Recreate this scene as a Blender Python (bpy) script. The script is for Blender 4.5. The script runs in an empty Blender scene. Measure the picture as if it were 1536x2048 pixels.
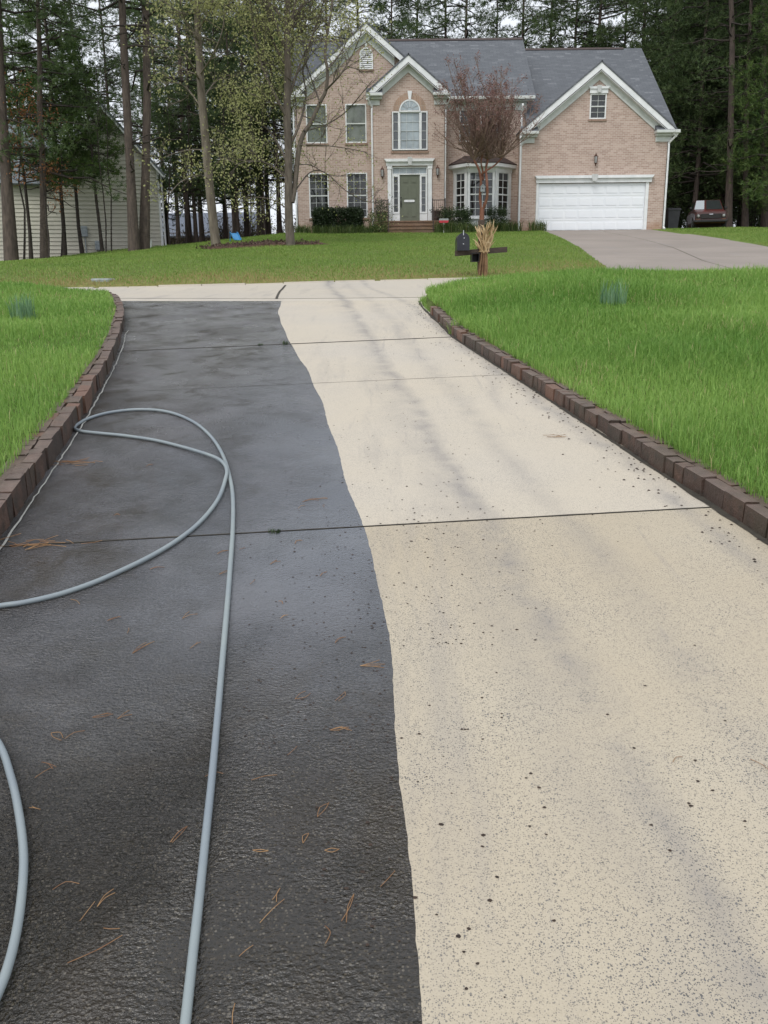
import bpy, math, random
import numpy as np
from mathutils import Vector, Matrix
random.seed(7); rng = np.random.default_rng(11)
S = bpy.context.scene
COL = S.collection
# ---------------------------------------------------------------- camera
FPX = 1740.0
PITCH = math.atan((1024 - 570) / FPX); ROLL = math.radians(.6); CAM = np.array([0, 0, 1.5])
_R = np.array([1., 0, 0]); _F = np.array([0, math.cos(PITCH), -math.sin(PITCH)]); _U = np.array([0, math.sin(PITCH), math.cos(PITCH)])
_R2 = _R * math.cos(ROLL) - _U * math.sin(ROLL); _U2 = _R * math.sin(ROLL) + _U * math.cos(ROLL)
cd = bpy.data.cameras.new('camera'); cam = bpy.data.objects.new('camera', cd); COL.objects.link(cam)
cam.matrix_world = Matrix(((_R2[0], _U2[0], -_F[0], CAM[0]), (_R2[1], _U2[1], -_F[1], CAM[1]), (_R2[2], _U2[2], -_F[2], CAM[2]), (0, 0, 0, 1)))
cd.sensor_fit = 'VERTICAL'; cd.sensor_height = 24; cd.sensor_width = 18; cd.lens = FPX / 2048 * 24
cd.clip_start = .05; cd.clip_end = 3000
S.camera = cam
# ---------------------------------------------------------------- sky, sun, exposure
SUN_EL, SUN_AZ = math.radians(52), math.radians(205)
W = bpy.data.worlds.new('World'); S.world = W; W.use_nodes = True
wn, wl = W.node_tree.nodes, W.node_tree.links; wn.clear()
sky = wn.new('ShaderNodeTexSky'); sky.sky_type = 'NISHITA'; sky.sun_disc = False
sky.sun_elevation = SUN_EL; sky.sun_rotation = SUN_AZ; sky.air_density = 1.0; sky.dust_density = 4.0
hs = wn.new('ShaderNodeHueSaturation'); hs.inputs['Saturation'].default_value = .25
mx = wn.new('ShaderNodeMix'); mx.data_type = 'RGBA'; mx.inputs['Factor'].default_value = .72
mx.inputs[7].default_value = (7.9, 8.3, 9.0, 1)
bg = wn.new('ShaderNodeBackground'); bg.inputs['Strength'].default_value = .1
wo = wn.new('ShaderNodeOutputWorld')
wl.new(sky.outputs[0], hs.inputs['Color']); wl.new(hs.outputs[0], mx.inputs[6]); wl.new(mx.outputs[2], bg.inputs['Color']); wl.new(bg.outputs[0], wo.inputs['Surface'])
sd = bpy.data.lights.new('sun', 'SUN'); sun = bpy.data.objects.new('sun', sd); COL.objects.link(sun)
sd.energy = 1.0; sd.angle = math.radians(25); sd.color = (1, .97, .93)
sdir = Vector((math.sin(SUN_AZ) * math.cos(SUN_EL), math.cos(SUN_AZ) * math.cos(SUN_EL), math.sin(SUN_EL)))
sun.rotation_euler = sdir.to_track_quat('Z', 'Y').to_euler(); sun.location = (0, 0, 60)
S.view_settings.view_transform = 'Standard'; S.view_settings.look = 'None'; S.view_settings.gamma = 1
S.view_settings.use_curve_mapping = False
S.view_settings.exposure = .55
# ---------------------------------------------------------------- pixel helpers
def ray(x, y): return _F + _R2 * (x - 768) / FPX + _U2 * (1024 - y) / FPX
def atY(x, y, Y):
    d = ray(x, y); return CAM + d * Y / d[1]
def smooth(a, b, x):
    t = np.clip((np.asarray(x, float) - a) / (b - a), 0, 1); return t * t * (3 - 2 * t)
def base(Y):
    return np.interp(Y, [-40, -1, 0, 13.2, 17.4, 42, 60, 120, 600], [-.1, -.06, 0, 1.267, 1.435, 3.84, 4.3, 5.2, 9])
def far_z(x, Y):
    x = np.asarray(x, float)
    return base(Y) - np.clip(-4 - x, 0, 14) * .085 * smooth(21, 40, Y)
def gnd(x, y, off=0.):
    d = ray(x, y); Y = np.arange(.5, 75, .01); P = CAM + d * (Y / d[1])[:, None]
    i = np.argmax(P[:, 2] < far_z(P[:, 0], Y) + off); return P[i]
def project(P):
    v = P - CAM; z = v @ _F
    return 768 + FPX * (v @ _R2) / z, 1024 - FPX * (v @ _U2) / z, z
# ---------------------------------------------------------------- materials
MATS = {}
def nt(name):
    m = bpy.data.materials.new(name); m.use_nodes = True; t = m.node_tree; t.nodes.clear()
    o = t.nodes.new('ShaderNodeOutputMaterial'); b = t.nodes.new('ShaderNodeBsdfPrincipled'); t.links.new(b.outputs[0], o.inputs[0])
    MATS[name] = m; return m, t, b
class G:
    def __init__(s, t): s.t = t
    def n(s, k, **kw):
        x = s.t.nodes.new(k)
        for a, v in kw.items(): setattr(x, a, v)
        return x
    def set(s, sock, v):
        if hasattr(v, 'links'): s.t.links.new(v, sock)
        else: sock.default_value = (*v, 1) if isinstance(v, tuple) and len(v) == 3 and sock.type == 'RGBA' else v
    def pos(s): return s.n('ShaderNodeNewGeometry').outputs['Position']
    def uv(s): return s.n('ShaderNodeUVMap').outputs[0]
    def noise(s, vec, scale, detail=3, rough=.55, dist=0):
        x = s.n('ShaderNodeTexNoise'); s.set(x.inputs['Vector'], vec); x.inputs['Scale'].default_value = scale; x.inputs['Detail'].default_value = detail
        x.inputs['Roughness'].default_value = rough; x.inputs['Distortion'].default_value = dist; return x.outputs[0]
    def vor(s, vec, scale, feature='F1', out='Distance', rnd=1):
        x = s.n('ShaderNodeTexVoronoi', feature=feature); s.set(x.inputs['Vector'], vec); x.inputs['Scale'].default_value = scale; x.inputs['Randomness'].default_value = rnd
        return x.outputs[out]
    def map(s, v, a, b, c=0., d=1., clamp=True):
        x = s.n('ShaderNodeMapRange', clamp=clamp); s.set(x.inputs[0], v)
        for i, q in enumerate((a, b, c, d)): s.set(x.inputs[i + 1], q)
        return x.outputs[0]
    def math(s, op, a, b=0.):
        x = s.n('ShaderNodeMath', operation=op); s.set(x.inputs[0], a); s.set(x.inputs[1], b); return x.outputs[0]
    def mix(s, f, a, b, mode='MIX'):
        x = s.n('ShaderNodeMix', data_type='RGBA', blend_type=mode); s.set(x.inputs['Factor'], f); s.set(x.inputs[6], a); s.set(x.inputs[7], b); return x.outputs[2]
    def scale(s, v, sc, rot=0.):
        x = s.n('ShaderNodeMapping'); s.set(x.inputs['Vector'], v); x.inputs['Scale'].default_value = sc; x.inputs['Rotation'].default_value = (0, 0, rot); return x.outputs[0]
    def sep(s, v):
        x = s.n('ShaderNodeSeparateXYZ'); s.set(x.inputs[0], v); return x.outputs
    def comb(s, a, b, c=0.):
        x = s.n('ShaderNodeCombineXYZ'); s.set(x.inputs[0], a); s.set(x.inputs[1], b); s.set(x.inputs[2], c); return x.outputs[0]
    def attr(s, name, out='Fac'): return s.n('ShaderNodeAttribute', attribute_name=name).outputs[out]
    def bump(s, h, strength=.3, dist=.01, normal=None):
        x = s.n('ShaderNodeBump'); x.inputs['Strength'].default_value = strength; x.inputs['Distance'].default_value = dist; s.set(x.inputs['Height'], h)
        if normal is not None: s.set(x.inputs['Normal'], normal)
        return x.outputs[0]
def simple(name, c, c2=None, rough=.7, scale=6., bump=0., bscale=40., metal=0., spec=.5, stretch=(1, 1, 1), contrast=(.35, .65)):
    m, t, b = nt(name); g = G(t); p = g.n('ShaderNodeTexCoord').outputs['Object']
    if stretch != (1, 1, 1): p = g.scale(p, stretch)
    if c2: g.set(b.inputs['Base Color'], g.mix(g.map(g.noise(p, scale, 5), *contrast), c, c2))
    else: g.set(b.inputs['Base Color'], c)
    b.inputs['Roughness'].default_value = rough; b.inputs['Metallic'].default_value = metal; b.inputs['Specular IOR Level'].default_value = spec
    if bump: g.set(b.inputs['Normal'], g.bump(g.noise(p, bscale, 4), bump, .02))
    return m
def leafmat(name, c, c2, rough=.55, trans=.35, c3=None):
    m, t, b = nt(name); g = G(t); v = g.attr('v')
    col = g.mix(v, c, c2)
    if c3: col = g.mix(g.map(v, .92, .97), col, c3)
    g.set(b.inputs['Base Color'], col); b.inputs['Roughness'].default_value = rough; b.inputs['Specular IOR Level'].default_value = .3
    tr = g.n('ShaderNodeBsdfTranslucent'); g.set(tr.inputs[0], col); ms = g.n('ShaderNodeMixShader'); ms.inputs[0].default_value = trans
    t.links.new(b.outputs[0], ms.inputs[1]); t.links.new(tr.outputs[0], ms.inputs[2])
    o = [n for n in t.nodes if n.type == 'OUTPUT_MATERIAL'][0]; t.links.new(ms.outputs[0], o.inputs[0]); return m
simple('white_trim', (.78, .79, .79), (.66, .68, .68), .45, 3)
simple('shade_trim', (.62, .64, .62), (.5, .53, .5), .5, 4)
simple('garage_white', (.8, .82, .84), (.74, .77, .8), .4, 1.2)
simple('keystone', (.55, .56, .55), (.46, .47, .46), .7, 8)
simple('door_green', (.135, .15, .105), (.12, .132, .093), .45, 4)
simple('black_metal', (.012, .012, .014), None, .4)
simple('iron', (.03, .022, .02), (.05, .035, .03), .55, 20)
simple('copper_lamp', (.09, .035, .02), (.05, .02, .014), .45, 15, metal=.4)
simple('mail_black', (.012, .013, .02), (.02, .022, .03), .3, 8)
simple('chrome', (.6, .6, .62), None, .25, metal=1)
simple('old_wood', (.045, .03, .02), (.085, .06, .042), .8, 6, .4, 30, stretch=(1, 1, 6))
simple('beam_wood', (.03, .021, .014), (.06, .042, .03), .75, 6, .4, 30, stretch=(1, 6, 6))
simple('stalk', (.42, .3, .15), (.62, .48, .28), .75, 5)
simple('stalk_low', (.16, .09, .045), (.3, .19, .1), .8, 7)
simple('bark_pine', (.058, .044, .037), (.112, .085, .069), .9, 5, .7, 14, stretch=(2.5, 2.5, .6))
simple('bark_grey', (.085, .068, .055), (.15, .125, .1), .9, 5, .6, 18, stretch=(2.5, 2.5, .6))
simple('bark_light', (.11, .09, .068), (.2, .17, .13), .85, 4, .4, 20, stretch=(2, 2, .5))
simple('bark_dark', (.03, .023, .02), (.055, .043, .035), .9, 5)
simple('bark_myrtle', (.16, .055, .028), (.23, .1, .06), .6, 6, .2, 20, stretch=(2, 2, .5))
simple('twig', (.17, .11, .085), (.25, .17, .135), .8, 5)
simple('seed', (.15, .075, .065), (.24, .13, .11), .8, 9)
simple('planter_clay', (.08, .05, .038), (.05, .032, .026), .8, 9)
simple('bin_plastic', (.02, .02, .025), (.03, .03, .035), .5, 4)
simple('blue_plastic', (.045, .22, .46), (.06, .27, .52), .4, 3)
simple('meter_grey', (.3, .34, .36), (.24, .27, .29), .5, 8)
simple('sign_red', (.5, .03, .05), None, .5)
simple('sign_grey', (.3, .32, .32), None, .5)
simple('car_paint', (.075, .017, .013), (.05, .014, .012), .3, 2.5)
simple('car_hood', (.15, .035, .03), (.1, .028, .025), .3, 2.5)
simple('car_rust', (.12, .05, .02), (.07, .025, .015), .7, 8)
simple('car_black', (.012, .012, .012), None, .5)
simple('rubber', (.015, .015, .015), (.025, .024, .022), .85, 12)
simple('lamp_glass', (.35, .36, .35), None, .15)
simple('car_glass', (.03, .035, .035), None, .06)
simple('car_glass_light', (.45, .49, .52), None, .1)
simple('bird_wood', (.22, .24, .25), (.3, .32, .33), .8, 12)
simple('stone_cover', (.28, .31, .3), (.22, .25, .24), .8, 8)
simple('debris', (.02, .013, .01), (.05, .03, .02), .8, 30)
simple('needle_brown', (.16, .07, .03), (.34, .2, .09), .7, 9)
simple('joint_dark', (.03, .026, .02), (.055, .048, .035), .9, 20)
simple('mulch', (.055, .025, .018), (.11, .055, .04), .95, 14, .5, 30)
simple('far_roof', (.13, .15, .19), (.16, .18, .22), .8, 6)
simple('far_wall', (.1, .07, .055), (.13, .095, .075), .8, 6)
simple('gray_roof', (.12, .14, .15), (.17, .19, .2), .85, 4)
simple('bay_roof', (.045, .03, .028), (.065, .045, .04), .7, 6)
simple('caulk', (.5, .5, .46), (.35, .35, .32), .7, 20)
# siding
m, t, b = nt('siding'); g = G(t); p = g.pos()
g.set(b.inputs['Base Color'], g.mix(g.map(g.noise(p, 1.1, 4), .35, .7), (.52, .5, .42), (.44, .43, .36))); b.inputs['Roughness'].default_value = .55
# glass
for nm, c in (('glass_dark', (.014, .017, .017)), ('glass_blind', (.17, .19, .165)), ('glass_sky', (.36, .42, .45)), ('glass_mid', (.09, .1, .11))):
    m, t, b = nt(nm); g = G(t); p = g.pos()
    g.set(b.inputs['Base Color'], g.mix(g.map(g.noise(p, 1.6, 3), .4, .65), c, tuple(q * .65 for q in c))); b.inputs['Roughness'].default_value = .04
    b.inputs['Coat Weight'].default_value = .6; b.inputs['Coat Roughness'].default_value = .02
    g.set(b.inputs['Normal'], g.bump(g.noise(p, .9, 1), .06, .05))
# brick (uv in metres)
def brickmat(name, cs, mort, bw=.21, rh=.075, stain=None):
    m, t, b = nt(name); g = G(t); u = g.uv()
    br = g.n('ShaderNodeTexBrick'); g.set(br.inputs['Vector'], u); br.inputs['Scale'].default_value = 1; br.inputs['Brick Width'].default_value = bw; br.inputs['Row Height'].default_value = rh
    br.inputs['Mortar Size'].default_value = .0075; br.inputs['Mortar Smooth'].default_value = .2; br.inputs['Bias'].default_value = 0
    br.inputs['Color1'].default_value = (0, 0, 0, 1); br.inputs['Color2'].default_value = (1, 1, 1, 1)
    ramp = g.n('ShaderNodeValToRGB'); cr = ramp.color_ramp; cr.interpolation = 'LINEAR'
    while len(cr.elements) < len(cs): cr.elements.new(.5)
    for i, c in enumerate(cs): cr.elements[i].position = i / (len(cs) - 1); cr.elements[i].color = (*c, 1)
    t.links.new(br.outputs['Color'], ramp.inputs[0])
    col = g.mix(g.map(g.noise(u, 1.3, 4), .3, .7, .0, .35), ramp.outputs[0], (.34, .245, .205))
    col = g.mix(br.outputs['Fac'], col, mort)
    if stain:
        z = g.sep(g.pos())[2]; f = g.math('MULTIPLY', g.map(g.math('ADD', z, g.noise(u, 2, 4)), 4.15, 4.85, .75, 0), 1.)
        col = g.mix(f, col, stain)
    g.set(b.inputs['Base Color'], col); b.inputs['Roughness'].default_value = .85
    h = g.math('ADD', g.math('MULTIPLY', br.outputs['Fac'], -1.), g.math('MULTIPLY', g.noise(u, 60, 3), .4))
    g.set(b.inputs['Normal'], g.bump(h, .5, .012)); return m
BR = [(.36, .255, .21), (.42, .305, .255), (.47, .35, .295), (.53, .41, .35)]
brickmat('brick', BR, (.56, .49, .42), stain=(.3, .13, .05))
brickmat('brick_step', [(.1, .05, .03), (.17, .09, .05), (.2, .12, .06)], (.14, .1, .06), .075, .21)
brickmat('brick_riser', [(.1, .055, .03), (.15, .085, .045), (.18, .11, .05)], (.12, .09, .05))
brickmat('brick_sill', [(.2, .12, .08), (.27, .17, .12), (.31, .2, .15)], (.3, .24, .19), .075, .3)
brickmat('brick_arch', [(.3, .19, .13), (.4, .26, .18), (.45, .3, .22)], (.47, .4, .33), .08, .4)
# shingles
m, t, b = nt('shingle'); g = G(t); u = g.uv()
br = g.n('ShaderNodeTexBrick'); g.set(br.inputs['Vector'], u); br.inputs['Scale'].default_value = 1; br.inputs['Brick Width'].default_value = .32; br.inputs['Row Height'].default_value = .145
br.inputs['Mortar Size'].default_value = .006; br.inputs['Color1'].default_value = (0, 0, 0, 1); br.inputs['Color2'].default_value = (1, 1, 1, 1)
br2 = g.n('ShaderNodeTexBrick'); g.set(br2.inputs['Vector'], g.scale(u, (1.07, 1, 1))); br2.inputs['Scale'].default_value = 1; br2.inputs['Brick Width'].default_value = .41; br2.inputs['Row Height'].default_value = .145
br2.inputs['Mortar Size'].default_value = 0; br2.inputs['Color1'].default_value = (0, 0, 0, 1); br2.inputs['Color2'].default_value = (1, 1, 1, 1)
v1 = g.sep(br.outputs['Color'])[0]; v2 = g.sep(br2.outputs['Color'])[0]
col = g.mix(v1, (.092, .1, .112), (.125, .135, .148)); col = g.mix(g.math('MULTIPLY', g.map(v2, .86, .93), g.map(v1, .3, .5)), col, (.165, .175, .19))
col = g.mix(g.map(g.noise(u, .7, 4), .35, .7, 0, .5), col, (.1, .108, .12)); col = g.mix(br.outputs['Fac'], col, (.068, .073, .082))
g.set(b.inputs['Base Color'], col); b.inputs['Roughness'].default_value = .85
rowv = g.math('FRACT', g.math('DIVIDE', g.sep(u)[1], .145))
g.set(b.inputs['Normal'], g.bump(g.math('ADD', g.math('MULTIPLY', rowv, -1.), g.math('MULTIPLY', v1, .5)), .6, .012))
# wall bricks of driveway edging
m, t, b = nt('edging_brick'); g = G(t); p = g.pos(); ob = g.n('ShaderNodeObjectInfo').outputs['Random']
col = g.mix(ob, (.055, .036, .028), (.12, .066, .046)); col = g.mix(g.map(g.noise(p, 14, 5), .42, .7), col, (.036, .027, .02)); col = g.mix(g.map(g.noise(p, 2.5, 3), .5, .7, 0, .6), col, (.05, .046, .028))
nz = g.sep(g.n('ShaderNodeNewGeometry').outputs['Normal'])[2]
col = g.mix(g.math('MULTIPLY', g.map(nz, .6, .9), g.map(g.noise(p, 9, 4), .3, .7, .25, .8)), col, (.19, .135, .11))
col = g.mix(g.map(ob, .93, .95, 0, .7), col, (.17, .085, .055))
g.set(b.inputs['Base Color'], col); b.inputs['Roughness'].default_value = .5
g.set(b.inputs['Normal'], g.bump(g.noise(p, 55, 6, .65), .9, .012))
# concretes
TYRE = [(.93, -.11, .1, .55), (2.05, -.13, .09, .5), (1.32, -.11, .13, .3), (.75, -.1, .2, .25)]
def concrete(name, c1, c2, speck, streak=.5, dark=(.05, .052, .056)):
    m, t, b = nt(name); g = G(t); p = g.pos()
    col = g.mix(g.map(g.noise(p, .55, 4), .35, .68), c1, c2)
    col = g.mix(g.map(g.noise(p, 260, 2), .35, .7, 0, .35), col, tuple(q * .7 for q in c1))
    st = g.noise(g.scale(p, (2.4, .28, 1), .17), 1.3, 5, .6)
    col = g.mix(g.map(st, .56, .75, 0, streak), col, (.27, .25, .235))
    st2 = g.noise(g.scale(p, (5, .5, 1), .2), 1.7, 5, .65, .4)
    col = g.mix(g.map(st2, .62, .8, 0, streak), col, (.2, .19, .2))
    q3 = g.sep(p); wv = g.math('MULTIPLY', g.math('SUBTRACT', g.noise(p, 1.6, 4), .5), .25)
    for a0, b0, hw, am in TYRE:      # faint tyre marks
        dd = g.math('ABSOLUTE', g.math('ADD', g.math('SUBTRACT', q3[0], g.math('ADD', g.math('MULTIPLY', q3[1], b0), a0)), wv))
        col = g.mix(g.math('MULTIPLY', g.map(dd, 0., hw, am, 0.), g.map(g.noise(p, 3.5, 4, .65), .3, .62, .1, 1.)), col, (.2, .19, .19))
    # exposed dark aggregate
    dv = g.n('ShaderNodeVectorMath', operation='ADD'); nv = g.n('ShaderNodeTexNoise'); g.set(nv.inputs['Vector'], p); nv.inputs['Scale'].default_value = 120
    sc = g.n('ShaderNodeVectorMath', operation='SCALE'); t.links.new(nv.outputs['Color'], sc.inputs[0]); sc.inputs['Scale'].default_value = .006
    g.set(dv.inputs[0], p); t.links.new(sc.outputs[0], dv.inputs[1]); q = dv.outputs[0]
    patch = g.map(g.noise(p, 2.2, 4, .6), .3, .7, .35, 1.)
    for scl, th, rad in ((270, .56, .36), (150, .8, .34)):
        x = g.n('ShaderNodeTexVoronoi'); g.set(x.inputs['Vector'], q); x.inputs['Scale'].default_value = scl
        cell = g.sep(x.outputs['Color'])
        f = g.math('MULTIPLY', g.map(cell[0], th, th + .04), g.map(x.outputs['Distance'], rad, rad + .1, 1, 0))
        f = g.math('MULTIPLY', f, g.math('MULTIPLY', patch, speck))
        col = g.mix(f, col, g.mix(cell[1], dark, tuple(q_ * 2.2 for q_ in dark)))
    g.set(b.inputs['Base Color'], col); b.inputs['Roughness'].default_value = .75; b.inputs['Specular IOR Level'].default_value = .35
    g.set(b.inputs['Normal'], g.bump(g.noise(p, 160, 4, .6), .35, .006)); return m
concrete('concrete_tan', (.445, .38, .28), (.485, .43, .335), 1., .5)
concrete('concrete_pale', (.53, .47, .375), (.51, .464, .395), .55, .5)
concrete('concrete_apron', (.53, .48, .4), (.5, .46, .4), .1, .4)
concrete('concrete_street', (.5, .45, .37), (.46, .42, .36), .05, .5)
concrete('concrete_far', (.26, .225, .195), (.32, .275, .24), .05, .6)
# wet unwashed concrete
m, t, b = nt('concrete_wet'); g = G(t); p = g.pos(); px3 = g.sep(p)
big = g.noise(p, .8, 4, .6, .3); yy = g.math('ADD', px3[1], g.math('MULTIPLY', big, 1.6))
sheen_film = g.math('MULTIPLY', g.map(g.math('ADD', px3[0], g.math('MULTIPLY', g.noise(p, 1.2, 4), .7)), -1.1, .1), g.map(px3[1], 2.1, 3.6))   # pale film towards mid drive, with bluish sky sheen painted into it
col = g.mix(g.map(yy, 2.3, 4.4), (.026, .02, .012), (.1, .098, .106)); col = g.mix(g.map(yy, 6., 10.5), col, (.2, .2, .197))  # brown near; paler grey further off is sky sheen painted into the colour
col = g.mix(g.map(g.noise(p, 1.7, 5, .6), .5, .72, 0, .75), col, (.04, .034, .025))
sl = g.noise(g.scale(p, (.8, 2.2, 1), .1), 1.2, 5, .6); col = g.mix(g.map(sl, .54, .74, 0, .4), col, (.17, .17, .17))
lw = g.math('MULTIPLY', g.map(g.math('SUBTRACT', px3[0], g.math('MULTIPLY', px3[1], -.16)), -1.25, -.75, .65, 0), g.map(px3[1], 7.5, 9.5, 1, 0)); col = g.mix(lw, col, (.035, .033, .03))
peb = g.noise(p, 120, 3, .6); col = g.mix(g.math('MULTIPLY', g.map(peb, .44, .6, .75, 0), g.map(px3[1], 2.4, 7., 1., .3)), col, (.012, .011, .009))
stn = g.noise(p, 2.6, 5, .65, .5); col = g.mix(g.map(stn, .5, .66, 0, .85), col, (.028, .021, .013))          # old grime, in blotches
glare = g.noise(g.scale(p, (1, .55, 1), .2), 1.5, 4, .6); col = g.mix(g.math('MULTIPLY', g.map(glare, .5, .64, 0, .65), g.map(px3[1], 1.9, 3.2)), col, (.15, .146, .155))  # violet grey sky glare painted in as pale patches
x = g.n('ShaderNodeTexVoronoi'); g.set(x.inputs['Vector'], p); x.inputs['Scale'].default_value = 125; cc = g.sep(x.outputs['Color']); nearf = g.map(px3[1], 1.8, 4., 1., .15)
col = g.mix(g.math('MULTIPLY', g.map(cc[1], .6, .7, 0, .85), g.math('MULTIPLY', nearf, g.map(x.outputs['Distance'], .28, .45, 1, 0))), col, g.mix(cc[2], (.05, .038, .022), (.13, .115, .09)))
col = g.mix(g.math('MULTIPLY', sheen_film, .7), col, (.145, .16, .185))
g.set(b.inputs['Base Color'], col)
pud = g.noise(p, 1.1, 4)
g.set(b.inputs['Roughness'], g.map(pud, .35, .65, .06, .34)); b.inputs['Specular IOR Level'].default_value = .68
h = g.math('ADD', g.math('ADD', g.math('MULTIPLY', peb, 1.), g.math('MULTIPLY', g.noise(g.scale(p, (1, 1.5, 1)), 62, 2), 1.1)), g.math('MULTIPLY', g.noise(p, 22, 2), .8))
wet = g.map(g.noise(p, 1.4, 4), .36, .62, .3, 1.)
nb = g.n('ShaderNodeBump'); nb.inputs['Distance'].default_value = .02; g.set(nb.inputs['Height'], h); g.set(nb.inputs['Strength'], g.math('MULTIPLY', wet, g.map(sheen_film, 0, 1, 1., .4))); t.links.new(nb.outputs[0], b.inputs['Normal'])
# hose
m, t, b = nt('hose'); g = G(t); p = g.pos()
g.set(b.inputs['Base Color'], g.mix(g.map(g.noise(p, 2.2, 4), .35, .65), (.2, .235, .265), (.26, .3, .3))); g.set(b.inputs['Roughness'], g.map(g.noise(p, 9, 4), .3, .7, .3, .6))
# ground (albedo painted per vertex, broken up by noise)
m, t, b = nt('ground'); g = G(t); p = g.pos(); c = g.attr('albedo', 'Color')
n1 = g.noise(p, 1.1, 5, .6); n2 = g.noise(p, 9, 5, .65)
col = g.mix(g.map(n1, .3, .7, 0, .45), c, (.15, .165, .045), 'MIX'); col = g.mix(g.attr('litter'), col, c)
hsv = g.n('ShaderNodeHueSaturation'); g.set(hsv.inputs['Color'], col); g.set(hsv.inputs['Value'], g.map(n2, .25, .75, .6, 1.35)); g.set(b.inputs['Base Color'], hsv.outputs[0])
b.inputs['Roughness'].default_value = .9; b.inputs['Specular IOR Level'].default_value = .2
g.set(b.inputs['Normal'], g.bump(g.noise(p, 14, 5, .7), .9, .06))
leafmat('grass_near', (.115, .26, .04), (.36, .53, .135), .5, .45, (.5, .45, .22))
leafmat('grass_far', (.15, .26, .045), (.3, .38, .1), .6, .35, (.34, .27, .12))
leafmat('needle_green', (.05, .086, .032), (.125, .175, .065), .55, .25)
leafmat('needle_fresh', (.05, .1, .025), (.13, .19, .05), .55, .3)
leafmat('leaf_spring', (.29, .3, .12), (.45, .46, .21), .55, .45)
leafmat('leaf_brown', (.22, .09, .035), (.32, .15, .07), .7, .4)
leafmat('leaf_bare', (.07, .06, .035), (.13, .12, .06), .7, .3)
leafmat('leaf_dead', (.06, .04, .03), (.16, .11, .085), .8, .2)
leafmat('leaf_box', (.012, .022, .01), (.03, .05, .018), .4, .15)
leafmat('leaf_shrub', (.025, .05, .02), (.07, .1, .04), .45, .25)
leafmat('leaf_strap', (.05, .085, .022), (.15, .2, .07), .5, .3, (.3, .28, .13))
leafmat('leaf_daffodil', (.12, .24, .12), (.24, .38, .22), .5, .3)
# ---------------------------------------------------------------- mesh helpers
def link(name, me, parent=None):
    o = bpy.data.objects.new(name, me); COL.objects.link(o)
    if parent is not None: o.parent = parent
    return o
def tag(o, label, cat, group=None):
    o['label'] = label; o['category'] = cat
    if group: o['group'] = group
    return o
def struct(o): o['kind'] = 'structure'; return o
def thing(name, label, cat, loc=(0, 0, 0), rz=0., group=None):
    o = bpy.data.objects.new(name, None); COL.objects.link(o); o.location = loc; o.rotation_euler = (0, 0, rz); o.empty_display_size = .2
    return tag(o, label, cat, group)
def np_mesh(name, V, T, mat, attrs=None, smooth=False):
    V = np.ascontiguousarray(V, np.float32); T = np.ascontiguousarray(T, np.int32)
    me = bpy.data.meshes.new(name); k = T.shape[1]
    me.vertices.add(len(V)); me.vertices.foreach_set('co', V.ravel())
    me.loops.add(T.size); me.loops.foreach_set('vertex_index', T.ravel())
    me.polygons.add(len(T)); me.polygons.foreach_set('loop_start', np.arange(0, T.size, k, dtype=np.int32)); me.polygons.foreach_set('loop_total', np.full(len(T), k, np.int32))
    if smooth: me.polygons.foreach_set('use_smooth', np.ones(len(T), bool))
    for n, a in (attrs or {}).items():
        at = me.attributes.new(n, 'FLOAT', 'POINT'); at.data.foreach_set('value', np.ascontiguousarray(a, np.float32))
    me.update(); me.validate(); me.materials.append(MATS[mat]); return me
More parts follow.
